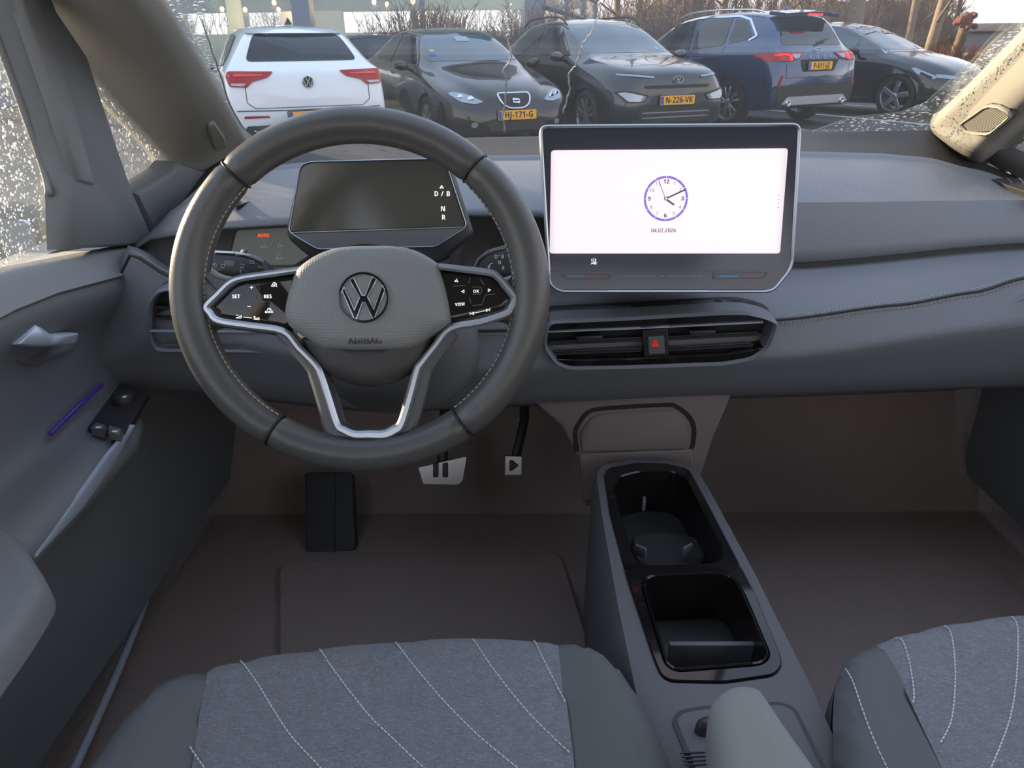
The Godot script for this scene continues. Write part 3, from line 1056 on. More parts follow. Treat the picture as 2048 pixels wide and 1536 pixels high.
func car_white_hatch() -> void:
	var z := [-1.31, 1.31]
	var cb := car_base("hatchback_car", "white hatchback parked with its red tail lights and tailgate turned to the windscreen", [-3.247, -10.755, -24.0], [
		[-2.14, 0.28, 0.55, 0.60, 0.55, 0.45, 0.66], [-2.08, 0.2, 0.75, 0.78, 0.62, 0.60, 0.74], [-1.85, 0.18, 0.86, 0.86, 0.72, 0.70, 0.86], [-1.1, 0.18, 0.89, 0.89, 0.88, 0.72, 0.99],
		[-0.95, 0.18, 0.89, 0.89, 0.90, 0.66, 1.03], [-0.2, 0.18, 0.89, 0.89, 0.93, 0.58, 1.42], [0.5, 0.18, 0.89, 0.89, 0.95, 0.59, 1.46], [1.3, 0.18, 0.89, 0.89, 0.98, 0.58, 1.44],
		[1.70, 0.2, 0.885, 0.88, 1.0, 0.57, 1.38], [1.98, 0.25, 0.88, 0.87, 1.0, 0.66, 1.06], [2.08, 0.28, 0.87, 0.85, 0.97, 0.70, 1.01], [2.13, 0.30, 0.85, 0.83, 0.88, 0.70, 0.97], [2.15, 0.31, 0.82, 0.80, 0.80, 0.68, 0.92]], z, 0.36, M.paint_white)
	var car: Node3D = cb[0]
	var b: Dictionary = cb[1]
	part(car, "rear_window", fitted(b, "b", [[-0.62, 1.075], [0.62, 1.075], [0.55, 1.22], [0.47, 1.36], [-0.47, 1.36], [-0.55, 1.22]], 0.008, 0.06), M.car_glass)
	part(car, "windscreen", fitted(b, "f", [[-0.64, 1.03], [0.64, 1.03], [0.54, 1.37], [-0.54, 1.37]]), M.car_glass)
	part(car, "rear_spoiler", fitted(b, "b", [[-0.56, 1.36], [0.56, 1.36], [0.54, 1.41], [-0.54, 1.41]], 0.06, 0.02), M.paint_white)
	for s in [1, -1]:
		var m := func(l: Array) -> Array: return l if s > 0 else mirrored(l)
		var tl := part(car, "tail_light", fitted(b, "b", m.call([[0.86, 0.93], [0.83, 0.985], [0.36, 0.975], [0.43, 0.915], [0.60, 0.875], [0.66, 0.82], [0.84, 0.83]]), 0.016, 0.02, 0.04), M.lamp_red)
		part(tl, "light_bar", fitted(b, "b", m.call([[0.84, 0.955], [0.48, 0.95], [0.48, 0.935], [0.84, 0.93]]), 0.021, 0.0), M.lamp_red_bright)
		part(tl, "clear_lens", fitted(b, "b", m.call([[0.82, 0.865], [0.66, 0.86], [0.69, 0.835], [0.82, 0.84]]), 0.021, 0.0), M.lamp_clear)
		part(car, "reflector", fitted(b, "b", m.call([[0.74, 0.50], [0.46, 0.50], [0.47, 0.52], [0.73, 0.525]]), 0.012, 0.0), M.lamp_red)
		part(car, "side_window", fitted(b, "r" if s > 0 else "l", [[-0.72, 1.0], [-0.1, 1.33], [0.6, 1.38], [1.2, 1.35], [1.5, 1.12], [1.42, 1.03]], 0.008, 0.05), M.car_glass)
		part(car, "door_seam", seam(b, "r" if s > 0 else "l", [[0.35, 0.35], [0.38, 1.0], [0.42, 1.36]]), M.trim_black)
	part(car, "tailgate_seam", seam(b, "b", [[-0.68, 0.85], [-0.68, 0.66], [-0.6, 0.6], [0.6, 0.6], [0.68, 0.66], [0.68, 0.85]]), M.trim_grey)
	part(car, "bumper_seam", seam(b, "b", [[-0.80, 0.58], [-0.3, 0.57], [0.3, 0.57], [0.80, 0.58]], 0.012), M.trim_grey)
	part(car, "bumper_insert", fitted(b, "b", [[-0.78, 0.31], [0.78, 0.31], [0.72, 0.42], [-0.72, 0.42]], 0.012, 0.02), M.trim_black)
	var h = met(b, "b", Vector2(0, 0.86))
	round_badge(car, Vector3(0, 0.86, h + 0.012), 0.0, 0.062, M.chrome, M.trim_black)
	number_plate(car, Vector3(0, 0.50, met(b, "b", Vector2(0, 0.5)) + 0.012), 0.0, "")
	part(car, "roof_aerial", lathe([[0.045, 0.0], [0.03, 0.03], [0.008, 0.07], [0.0, 0.075]], 10), M.trim_black, Transform3D(Basis(Vector3.RIGHT, -PI / 2), Vector3(0, 1.46, 1.2)))
	mirror_on(car, 1, 1.0, -0.62, M.paint_white)
	mirror_on(car, -1, 1.0, -0.62, M.paint_white)
	wheels_of(car, z, 0.865, 0.32, "plain", 10, M.alloy)

func car_black_hatch() -> void:
	var z := [-1.28, 1.29]
	var cb := car_base("hatchback_car", "black hatchback with almond headlights and a chrome-ringed trapezoid grille", [-0.95, -11.5, 155], [
		[-2.17, 0.24, 0.45, 0.48, 0.42, 0.30, 0.50], [-2.12, 0.2, 0.66, 0.68, 0.52, 0.38, 0.62], [-1.98, 0.18, 0.80, 0.79, 0.60, 0.46, 0.72], [-1.72, 0.17, 0.86, 0.86, 0.70, 0.56, 0.82], [-1.2, 0.17, 0.88, 0.87, 0.84, 0.66, 0.94], [-0.92, 0.17, 0.88, 0.87, 0.90, 0.68, 1.0],
		[-0.15, 0.17, 0.88, 0.87, 0.94, 0.57, 1.40], [0.4, 0.17, 0.88, 0.87, 0.96, 0.57, 1.455], [1.1, 0.17, 0.88, 0.87, 0.99, 0.55, 1.43], [1.7, 0.2, 0.87, 0.86, 1.03, 0.52, 1.28], [2.05, 0.26, 0.84, 0.82, 0.98, 0.6, 1.0], [2.15, 0.35, 0.76, 0.76, 0.85, 0.6, 0.9]], z, 0.355, M.paint_black)
	var car: Node3D = cb[0]
	var b: Dictionary = cb[1]
	part(car, "windscreen", fitted(b, "f", [[-0.66, 1.03], [0.66, 1.03], [0.55, 1.38], [-0.55, 1.38]], 0.008, 0.05), M.car_glass_blue)
	part(car, "interior_mirror", fitted(b, "f", [[-0.10, 1.27], [0.10, 1.27], [0.10, 1.33], [-0.10, 1.33]], 0.014, 0.015), M.trim_light)
	part(car, "green_sticker", fitted(b, "f", [[0.50, 1.14], [0.56, 1.14], [0.56, 1.17], [0.50, 1.17]], 0.014, 0.01), M.sticker_green)
	part(car, "blue_sticker", fitted(b, "f", [[0.51, 1.09], [0.59, 1.09], [0.59, 1.12], [0.51, 1.12]], 0.014, 0.01), M.plate_blue)
	var g := part(car, "grille", fitted(b, "f", [[-0.21, 0.66], [0.21, 0.66], [0.17, 0.56], [0.08, 0.52], [-0.08, 0.52], [-0.17, 0.56]], 0.012, 0.05, 0.04), M.trim_black)
	var st := tool()
	var gp := rounded(PackedVector2Array([Vector2(-0.225, 0.675), Vector2(0.225, 0.675), Vector2(0.18, 0.55), Vector2(0.09, 0.505), Vector2(-0.09, 0.505), Vector2(-0.18, 0.55)]), 0.05, 4)
	var path := PackedVector3Array()
	for p in gp:
		var d = met(b, "f", p)
		path.append(Vector3(p.x, p.y, -(d if d != null else 2.0) - 0.012))
	add_tube(st, path, 0.014, 6, true)
	part(g, "grille_ring", done(st), M.chrome)
	part(g, "grille_emblem", fitted(b, "f", [[-0.045, 0.56], [0.05, 0.57], [0.045, 0.625], [-0.05, 0.615]], 0.03, 0.015, 0.04), M.chrome)
	part(g, "emblem_notch", fitted(b, "f", [[-0.05, 0.588], [0.02, 0.585], [0.05, 0.597], [-0.02, 0.6]], 0.034, 0.0, 0.04), M.trim_black)
	part(car, "lower_grille", fitted(b, "f", [[-0.42, 0.36], [0.42, 0.36], [0.36, 0.25], [-0.36, 0.25]], 0.012, 0.04), M.trim_black)
	for s in [1, -1]:
		var m := func(l: Array) -> Array: return l if s > 0 else mirrored(l)
		var hl := part(car, "headlight", fitted(b, "f", m.call([[0.40, 0.585], [0.52, 0.565], [0.68, 0.59], [0.77, 0.68], [0.72, 0.70], [0.58, 0.68]]), 0.012, 0.04, 0.04), M.lamp_clear)
		for q in [[0.55, 0.62, 0.035], [0.66, 0.645, 0.03]]:
			var d = met(b, "f", Vector2(s * q[0], q[1]))
			if d != null:
				part(hl, "reflector_bowl", lathe([[0.0, 0.0], [q[2], 0.012], [q[2] * 1.2, 0.0]], 14), M.chrome, Transform3D(Basis(Vector3.UP, PI - s * 0.5), Vector3(s * q[0], q[1], -d - 0.012)))
		part(car, "fog_lamp", fitted(b, "f", m.call([[0.52, 0.30], [0.60, 0.30], [0.60, 0.36], [0.52, 0.36]]), 0.014, 0.03, 0.03), M.lamp_clear)
		var ax := "r" if s > 0 else "l"
		part(car, "side_window", fitted(b, ax, [[-0.62, 1.0], [-0.12, 1.32], [0.32, 1.37], [0.36, 1.02]], 0.008, 0.03), M.car_glass)
		part(car, "side_window", fitted(b, ax, [[0.44, 1.02], [0.42, 1.37], [1.0, 1.34], [1.35, 1.18], [1.2, 1.06]], 0.008, 0.03), M.car_glass)
		part(car, "window_trim", seam(b, ax, [[-0.70, 0.985], [-0.14, 1.35], [0.35, 1.40], [1.02, 1.37], [1.42, 1.19]], 0.018, 0.012), M.trim_grey)
		part(car, "door_handle", fitted(b, ax, [[0.18, 0.86], [0.36, 0.87], [0.36, 0.895], [0.18, 0.885]], 0.03, 0.01), M.paint_black)
		part(car, "door_seam", seam(b, ax, [[0.4, 0.3], [0.41, 1.0]]), M.trim_grey)
	number_plate(car, Vector3(0, 0.43, -(met(b, "f", Vector2(0, 0.43)) + 0.02)), PI, "HJ-171-G")
	mirror_on(car, 1, 0.98, -0.62, M.paint_black)
	mirror_on(car, -1, 0.98, -0.62, M.paint_black)
	wheels_of(car, z, 0.875, 0.315, "double", 10, M.alloy)
	var far := car.duplicate()
	far.name = called("hatchback_car")
	add_child(far)
	far.transform = Transform3D(Basis(Vector3.UP, deg_to_rad(118.0)), Vector3(-3.6, 0, -16.4))
	meta(far, "dark car half hidden behind the white and the black hatchback", "car")

func car_grey_suv() -> void:
	var z := [-1.27, 1.33]
	var cb := car_base("compact_suv", "dark grey compact SUV with a closed nose and slim daytime lights", [1.2, -11.9, 157], [
		[-2.08, 0.28, 0.48, 0.56, 0.55, 0.44, 0.80], [-2.05, 0.24, 0.66, 0.72, 0.60, 0.56, 0.86], [-1.93, 0.22, 0.82, 0.82, 0.70, 0.66, 0.92], [-1.7, 0.2, 0.88, 0.87, 0.80, 0.72, 0.97], [-1.2, 0.2, 0.90, 0.89, 0.92, 0.76, 1.04], [-0.9, 0.2, 0.90, 0.89, 0.96, 0.74, 1.07],
		[-0.1, 0.2, 0.90, 0.89, 1.0, 0.62, 1.50], [0.4, 0.2, 0.90, 0.89, 1.02, 0.62, 1.555], [1.2, 0.2, 0.90, 0.89, 1.06, 0.60, 1.52], [1.75, 0.24, 0.89, 0.88, 1.10, 0.58, 1.36], [2.0, 0.3, 0.86, 0.85, 1.05, 0.64, 1.10], [2.1, 0.4, 0.78, 0.78, 0.92, 0.6, 0.98]], z, 0.37, M.paint_grey)
	var car: Node3D = cb[0]
	var b: Dictionary = cb[1]
	part(car, "windscreen", fitted(b, "f", [[-0.69, 1.10], [0.69, 1.10], [0.58, 1.47], [-0.58, 1.47]], 0.008, 0.05), M.car_glass_blue)
	part(car, "blue_sticker", fitted(b, "f", [[-0.52, 1.13], [-0.46, 1.13], [-0.46, 1.17], [-0.52, 1.17]], 0.014, 0.01), M.sticker_blue)
	part(car, "nose_slot", fitted(b, "f", [[-0.50, 0.73], [0.50, 0.73], [0.46, 0.69], [-0.46, 0.69]], 0.008, 0.02), M.trim_black)
	part(car, "lower_grille", fitted(b, "f", [[-0.66, 0.28], [0.66, 0.28], [0.50, 0.50], [-0.50, 0.50]], 0.01, 0.05), M.trim_black)
	for y in [0.34, 0.40]:
		part(car, "chrome_strip", fitted(b, "f", [[-0.52, y], [0.52, y], [0.50, y + 0.016], [-0.50, y + 0.016]], 0.022, 0.0), M.chrome)
	var d0: float = met(b, "f", Vector2(0, 0.80))
	var e := part(car, "badge", plate(disc(0.075, 28, 0.042), 0.0, 0.006, 0.002), M.paint_grey, Transform3D(Basis(Vector3.UP, PI), Vector3(0, 0.79, -d0 - 0.005)))
	part(e, "badge_ring", frame(disc(0.078, 28, 0.044), 0.009, 0.002, 0.012, 0.002), M.chrome)
	part(e, "badge_letter", words("H", 0.05, true, 0.006), M.chrome, Transform3D(Basis(Vector3(1.3, 0, 0), Vector3(0.35, 1, 0), Vector3.BACK), Vector3(0, 0, 0.008)))
	for s in [1, -1]:
		var m := func(l: Array) -> Array: return l if s > 0 else mirrored(l)
		part(car, "day_light", fitted(b, "f", m.call([[0.34, 0.835], [0.74, 0.87], [0.74, 0.85], [0.36, 0.815]]), 0.014, 0.0, 0.04), M.lamp_clear)
		var hl := part(car, "headlight", fitted(b, "f", m.call([[0.44, 0.60], [0.50, 0.545], [0.70, 0.55], [0.80, 0.65], [0.72, 0.66]]), 0.014, 0.02, 0.04), M.lamp_clear)
		part(hl, "headlight_mask", fitted(b, "f", m.call([[0.41, 0.615], [0.48, 0.53], [0.72, 0.53], [0.83, 0.66], [0.72, 0.68]]), 0.009, 0.02, 0.04), M.trim_black)
		var ax := "r" if s > 0 else "l"
		part(car, "side_window", fitted(b, ax, [[-0.62, 1.07], [-0.06, 1.42], [0.40, 1.46], [0.42, 1.09]], 0.008, 0.03), M.car_glass)
		part(car, "side_window", fitted(b, ax, [[0.50, 1.10], [0.50, 1.46], [1.12, 1.43], [1.42, 1.24], [1.3, 1.14]], 0.008, 0.03), M.car_glass)
		part(car, "roof_rail", tube(smooth_line([Vector3(s * 0.60, 1.46, -0.1), Vector3(s * 0.60, 1.56, 0.1), Vector3(s * 0.60, 1.58, 0.6), Vector3(s * 0.58, 1.56, 1.2), Vector3(s * 0.57, 1.48, 1.45)], 4), 0.016, 6), M.trim_black)
		part(car, "door_seam", seam(b, ax, [[0.45, 0.35], [0.46, 1.05]]), M.trim_black)
		part(car, "door_handle", fitted(b, ax, [[0.2, 0.93], [0.40, 0.94], [0.40, 0.965], [0.2, 0.955]], 0.03, 0.01), M.paint_grey)
	arch_trim(car, b, z, 0.365, 0.42, M.trim_black)
	number_plate(car, Vector3(0, 0.55, -(met(b, "f", Vector2(0, 0.55)) + 0.03)), PI, "N-226-VK")
	mirror_on(car, 1, 1.06, -0.62, M.paint_grey, 0.9)
	mirror_on(car, -1, 1.06, -0.62, M.paint_grey, 0.9)
	wheels_of(car, z, 0.90, 0.33, "web", 10, M.alloy_dark)

func car_blue_suv() -> void:
	var z := [-1.33, 1.38]
	var cb := car_base("family_suv", "blue SUV with lit red tail lights and a silver diffuser below its tailgate", [3.4, -14.0, -29.9], [
		[-2.3, 0.3, 0.55, 0.62, 0.65, 0.5, 0.82], [-2.2, 0.24, 0.78, 0.8, 0.72, 0.62, 0.92], [-1.9, 0.22, 0.88, 0.88, 0.84, 0.7, 1.0], [-1.2, 0.22, 0.93, 0.92, 0.98, 0.78, 1.10], [-1.0, 0.22, 0.93, 0.92, 1.0, 0.74, 1.13],
		[-0.2, 0.22, 0.93, 0.92, 1.03, 0.64, 1.58], [0.4, 0.22, 0.93, 0.92, 1.05, 0.65, 1.64], [1.2, 0.22, 0.93, 0.92, 1.09, 0.64, 1.65], [1.80, 0.24, 0.93, 0.91, 1.12, 0.62, 1.60], [2.02, 0.26, 0.92, 0.90, 1.10, 0.66, 1.30], [2.16, 0.28, 0.91, 0.88, 1.06, 0.70, 1.12], [2.24, 0.30, 0.90, 0.86, 0.98, 0.72, 1.05], [2.28, 0.32, 0.86, 0.82, 0.88, 0.70, 0.99]], z, 0.39, M.paint_blue)
	var car: Node3D = cb[0]
	var b: Dictionary = cb[1]
	part(car, "rear_window", fitted(b, "b", [[-0.66, 1.17], [0.66, 1.17], [0.58, 1.36], [0.50, 1.52], [-0.50, 1.52], [-0.58, 1.36]], 0.008, 0.05), M.car_glass)
	var sp := part(car, "rear_spoiler", slab([PackedVector3Array([Vector3(-0.60, 1.63, 1.75), Vector3(0, 1.655, 1.75), Vector3(0.60, 1.63, 1.75)]), PackedVector3Array([Vector3(-0.57, 1.59, 2.05), Vector3(0, 1.62, 2.09), Vector3(0.57, 1.59, 2.05)])], Vector3(0, -0.05, -0.02)), M.paint_blue)
	part(sp, "brake_light", box(Vector3(0, 1.575, 2.075), Vector3(0.30, 0.028, 0.03)), M.lamp_lit)
	part(car, "wiper", rod(Vector3(0.02, 1.19, 2.15), Vector3(0.30, 1.25, 2.12), 0.014, 6), M.trim_black)
	for s in [1, -1]:
		var m := func(l: Array) -> Array: return l if s > 0 else mirrored(l)
		var tl := part(car, "tail_light", fitted(b, "b", m.call([[0.90, 1.06], [0.72, 1.085], [0.34, 1.07], [0.44, 0.98], [0.66, 0.95], [0.86, 0.95]]), 0.014, 0.02, 0.04), M.lamp_red)
		part(tl, "light_bar", fitted(b, "b", m.call([[0.86, 1.04], [0.66, 1.055], [0.58, 1.03], [0.60, 0.965], [0.66, 0.96], [0.645, 1.02], [0.70, 1.035], [0.86, 1.02]]), 0.02, 0.0, 0.04), M.lamp_lit)
		part(tl, "clear_lens", fitted(b, "b", m.call([[0.58, 1.045], [0.40, 1.05], [0.47, 0.99], [0.56, 0.985]]), 0.02, 0.0, 0.04), M.lamp_clear)
		part(car, "reflector", fitted(b, "b", m.call([[0.86, 0.60], [0.80, 0.60], [0.74, 0.76], [0.77, 0.76]]), 0.014, 0.0), M.lamp_red)
		var ax := "r" if s > 0 else "l"
		if s < 0: part(car, "tail_light_flank", fitted(b, ax, [[2.20, 1.07], [1.85, 1.06], [1.82, 1.03], [2.05, 0.96], [2.24, 0.95]], 0.012, 0.02), M.lamp_red)
		part(car, "side_window", fitted(b, ax, [[-0.72, 1.11], [-0.2, 1.48], [0.26, 1.55], [0.34, 1.11]], 0.008, 0.03), M.car_glass)
		part(car, "side_window", fitted(b, ax, [[0.42, 1.11], [0.36, 1.56], [1.08, 1.56], [1.12, 1.18]], 0.008, 0.03), M.car_glass)
		part(car, "side_window", fitted(b, ax, [[1.19, 1.19], [1.16, 1.55], [1.40, 1.50], [1.62, 1.30], [1.55, 1.25]], 0.008, 0.03), M.car_glass)
		part(car, "window_trim", seam(b, ax, [[-0.80, 1.11], [-0.22, 1.51], [0.3, 1.585], [1.2, 1.585], [1.45, 1.53], [1.72, 1.30], [1.6, 1.24]], 0.03, 0.014), M.chrome)
		part(car, "roof_rail", tube(smooth_line([Vector3(s * 0.64, 1.58, -0.2), Vector3(s * 0.63, 1.66, 0.1), Vector3(s * 0.63, 1.68, 0.7), Vector3(s * 0.62, 1.66, 1.4), Vector3(s * 0.61, 1.62, 1.65)], 4), 0.014, 6), M.chrome)
		part(car, "door_seam", seam(b, ax, [[0.38, 0.35], [0.38, 1.1]]), M.trim_black)
		part(car, "door_seam", seam(b, ax, [[1.15, 1.15], [1.1, 0.8], [0.95, 0.6], [0.9, 0.35]]), M.trim_black)
		part(car, "door_handle", fitted(b, ax, [[0.8, 0.96], [1.02, 0.98], [1.02, 1.0], [0.8, 0.985]], 0.035, 0.01), M.trim_black)
	arch_trim(car, b, z, 0.385, 0.45, M.trim_black)
	part(car, "lower_bumper", fitted(b, "b", [[-0.92, 0.33], [0.92, 0.33], [0.90, 0.62], [-0.90, 0.62]], 0.012, 0.04), M.trim_black)
	part(car, "tailgate_seam", seam(b, "b", [[-0.70, 1.0], [-0.68, 0.72], [0.68, 0.72], [0.70, 1.0]]), M.trim_black)
	var df := part(car, "diffuser", fitted(b, "b", [[-0.74, 0.36], [-0.62, 0.46], [0.62, 0.46], [0.74, 0.36], [0.55, 0.34], [-0.55, 0.34]], 0.03, 0.02), M.alloy)
	for s in [1, -1]:
		part(df, "exhaust_tip", lathe([[0.035, -0.05], [0.045, -0.05], [0.045, 0.03], [0.035, 0.03], [0.034, -0.05]], 16), M.chrome, Transform3D(Basis(), Vector3(s * 0.60, 0.37, 2.30)))
	part(car, "number_recess", fitted(b, "b", [[-0.42, 0.97], [0.42, 0.97], [0.34, 0.80], [-0.34, 0.80]], 0.006, 0.03), M.trim_black)
	var hz: float = met(b, "b", Vector2(0, 0.88))
	number_plate(car, Vector3(0, 0.88, hz + 0.03), 0.0, "P-611-JZ")
	var oz: float = met(b, "b", Vector2(0, 1.09))
	var o := part(car, "badge", plate(disc(0.085, 28, 0.035), -0.01, 0.006, 0.002), M.badge_blue, Transform3D(Basis(Vector3.RIGHT, -0.3), Vector3(0, 1.09, oz + 0.012)))
	part(o, "badge_ring", frame(disc(0.088, 28, 0.038), 0.007, -0.004, 0.009, 0.002), M.chrome)
	part(o, "badge_script", words("Ford", 0.028, false, 0.004, true), M.chrome, Transform3D(Basis(Vector3.RIGHT, Vector3(0.25, 1, 0), Vector3.BACK), Vector3(0, 0, 0.007)))
	for k in 4:
		var lx := [-0.225, -0.075, 0.075, 0.225]
		var lz = met(b, "b", Vector2(lx[k], 1.005))
		part(car, "model_letter", words("KUGA"[k], 0.036, true, 0.006), M.chrome, Transform3D(Basis.from_scale(Vector3(1.35, 1, 1)), Vector3(lx[k], 1.005, lz + 0.014)))
	part(car, "roof_aerial", lathe([[0.045, 0.0], [0.03, 0.03], [0.008, 0.06], [0.0, 0.065]], 10), M.paint_blue, Transform3D(Basis(Vector3.RIGHT, -PI / 2), Vector3(0, 1.655, 1.5)))
	mirror_on(car, 1, 1.12, -0.7, M.paint_blue, 0.92)
	mirror_on(car, -1, 1.12, -0.7, M.paint_blue, 0.92)
	wheels_of(car, z, 0.925, 0.35, "double", 10, M.alloy)

func car_charcoal_electric() -> void:
	var z := [-1.36, 1.40]
	var cb := car_base("electric_car", "charcoal car with a long sloping windscreen, slim headlight and five-blade wheels", [6.4, -15.1, 145], [
		[-2.13, 0.26, 0.5, 0.55, 0.52, 0.42, 0.64], [-2.08, 0.22, 0.68, 0.72, 0.58, 0.54, 0.74], [-1.92, 0.2, 0.82, 0.83, 0.66, 0.62, 0.83], [-1.6, 0.19, 0.88, 0.88, 0.78, 0.7, 0.93], [-1.25, 0.19, 0.90, 0.89, 0.88, 0.74, 1.0],
		[-0.95, 0.19, 0.90, 0.89, 0.93, 0.72, 1.06], [-0.5, 0.19, 0.90, 0.89, 0.96, 0.65, 1.28], [0.0, 0.19, 0.90, 0.89, 0.98, 0.60, 1.48], [0.5, 0.19, 0.90, 0.89, 1.0, 0.60, 1.545], [1.2, 0.19, 0.90, 0.89, 1.03, 0.58, 1.52], [1.8, 0.22, 0.89, 0.87, 1.06, 0.55, 1.38], [2.05, 0.3, 0.86, 0.84, 1.0, 0.62, 1.05], [2.13, 0.4, 0.8, 0.78, 0.9, 0.6, 0.95]], z, 0.385, M.paint_charcoal)
	var car: Node3D = cb[0]
	var b: Dictionary = cb[1]
	part(car, "windscreen", fitted(b, "f", [[-0.66, 1.07], [0.66, 1.07], [0.60, 1.3], [0.55, 1.46], [-0.55, 1.46], [-0.60, 1.3]], 0.008, 0.05), M.car_glass_blue)
	for s in [1, -1]:
		var m := func(l: Array) -> Array: return l if s > 0 else mirrored(l)
		var ax := "r" if s > 0 else "l"
		var hl := part(car, "headlight", fitted(b, ax, [[-1.98, 0.66], [-1.60, 0.80], [-1.55, 0.79], [-1.68, 0.70], [-1.94, 0.62]], 0.014, 0.02, 0.04), M.lamp_clear)
		part(hl, "headlight_front", fitted(b, "f", m.call([[0.40, 0.66], [0.75, 0.70], [0.76, 0.64], [0.45, 0.61]]), 0.012, 0.02, 0.04), M.lamp_clear)
		part(hl, "headlight_mask", fitted(b, ax, [[-1.92, 0.655], [-1.72, 0.735], [-1.72, 0.70], [-1.9, 0.635]], 0.02, 0.01, 0.04), M.trim_black)
		part(car, "side_window", fitted(b, ax, [[-0.85, 1.01], [-0.46, 1.23], [-0.46, 1.0]], 0.008, 0.02), M.car_glass_blue)
		part(car, "side_window", fitted(b, ax, [[-0.40, 1.01], [-0.40, 1.25], [0.0, 1.41], [0.42, 1.45], [0.46, 1.04]], 0.008, 0.03), M.car_glass_blue)
		part(car, "side_window", fitted(b, ax, [[0.53, 1.05], [0.5, 1.46], [1.1, 1.43], [1.45, 1.22], [1.35, 1.10]], 0.008, 0.03), M.car_glass)
		part(car, "window_trim", seam(b, ax, [[-0.98, 1.02], [-0.46, 1.31], [0.0, 1.46], [0.5, 1.50], [1.15, 1.46], [1.5, 1.26]], 0.024, 0.012), M.chrome)
		part(car, "door_seam", seam(b, ax, [[-0.86, 0.98], [-0.86, 0.6], [-0.8, 0.4]]), M.trim_black)
	part(car, "lower_grille", fitted(b, "f", [[-0.60, 0.30], [0.60, 0.30], [0.52, 0.44], [-0.52, 0.44]], 0.01, 0.04), M.trim_black)
	var lh: float = met(b, "f", Vector2(0, 0.68))
	round_badge(car, Vector3(0, 0.68, -lh - 0.012), PI, 0.06, M.chrome, M.trim_black)
	number_plate(car, Vector3(0, 0.48, -(met(b, "f", Vector2(0, 0.48)) + 0.03)), PI, "")
	mirror_on(car, 1, 1.05, -0.55, M.trim_black, 0.9)
	mirror_on(car, -1, 1.05, -0.55, M.trim_black, 0.9)
	wheels_of(car, z, 0.895, 0.345, "blade", 5, M.alloy)

# ---------------------------------------------------------------- the car's cabin
var glass: Plane
var left_side: Transform3D
var right_side: Transform3D
func side_left(x: float) -> Transform3D:
	return Transform3D(Basis(Vector3.FORWARD, Vector3.UP, Vector3.RIGHT), Vector3(x, 1.0, -0.9))
func side_right(x: float) -> Transform3D:
	return Transform3D(Basis(Vector3.BACK, Vector3.UP, Vector3.LEFT), Vector3(x, 1.0, -0.9))
func level(y: float) -> Transform3D:
	return Transform3D(Basis(Vector3.RIGHT, Vector3.FORWARD, Vector3.UP), Vector3(0, y, 0))
func upright(u: float, v: float, z: float, lean := 0.0, yaw := 0.0, roll := 0.0) -> Transform3D:
	var b := Basis(Vector3.UP, deg_to_rad(yaw)) * Basis(Vector3.RIGHT, deg_to_rad(-lean)) * Basis(Vector3.BACK, deg_to_rad(roll))
	return Transform3D(b, on_z(u, v, z))
# a line across the cabin: picked points [u, v, z] read at every station
func across(list: Array, us: Array, dv := 0.0, dz := 0.0) -> PackedVector3Array:
	var out := PackedVector3Array()
	for u in us:
		var k := 0
		while k < list.size() - 2 and u > list[k + 1][0]: k += 1
		var a: Array = list[k]
		var b: Array = list[k + 1]
		var t: float = clampf((u - a[0]) / (b[0] - a[0]), 0.0, 1.0)
		t = t * t * (3 - 2 * t) * 0.5 + t * 0.5
		var p := on_z(u, lerpf(a[1], b[1], t) + dv, lerpf(a[2], b[2], t) + dz)
		p.x = clampf(p.x, -0.615, 0.955)
		out.append(p)
	return out
func between(a: PackedVector3Array, b: PackedVector3Array, n: int, bulge := 0.0) -> Array:
	var out := []
	for j in n + 1:
		var t := float(j) / n
		var r := PackedVector3Array()
		for i in a.size():
			r.append(a[i].lerp(b[i], t) + Vector3(0, 1, 0.6) * bulge * sin(PI * t))
		out.append(r)
	return out
func polar(p: PackedVector2Array, c: Vector2, n: int) -> PackedVector2Array:
	var out := PackedVector2Array()
	for k in n:
		var d := Vector2.from_angle(TAU * k / n) * 5.0
		var best := 0.0
		for i in p.size():
			var h = Geometry2D.segment_intersects_segment(c, c + d, p[i], p[(i + 1) % p.size()])
			if h != null: best = maxf(best, (h - c).length())
		out.append(c + d.normalized() * best)
	return out
# flat deck between an outer outline and holes' outline, with walls down into the hole
func deck(outer: PackedVector2Array, hole: PackedVector2Array, c: Vector2, z: float, down: float, n := 120) -> ArrayMesh:
	var st := tool()
	var o := polar(outer, c, n)
	var h := polar(hole, c, n)
	var h2 := inset(ccw(h), -0.002)
	st.set_smooth_group(1)
	add_grid(st, [lift(h2, z), lift(o, z)], true)
	st.set_smooth_group(2)
	add_grid(st, [lift(h, z - 0.002), lift(h2, z)], true)
	st.set_smooth_group(3)
	add_grid(st, [lift(inset(h, 0.004), z - down), lift(h, z - 0.002)], true)
	st.set_smooth_group(4)
	add_grid(st, [lift(o, z), lift(o, z - 0.01)], true)
	return done(st)
# dashed thread along a line
func stitches(path: PackedVector3Array, gap: float, r: float) -> ArrayMesh:
	var st := tool()
	var run := 0.0
	for i in path.size() - 1:
		var a := path[i]
		var b := path[i + 1]
		var l := a.distance_to(b)
		while run < l:
			var p := a.lerp(b, run / l)
			var d := (b - a).normalized() * gap * 0.36
			add_tube(st, PackedVector3Array([p - d, p, p + d]), r, 4)
			run += gap
		run -= l
	return done(st)
func pane_on(n: String, t: Transform3D, list: Array, m: Material, label: String, thick := 0.004) -> MeshInstance3D:
	return struct(n, plate(trace(t, list), -thick, 0.0), m, label, t, "window")

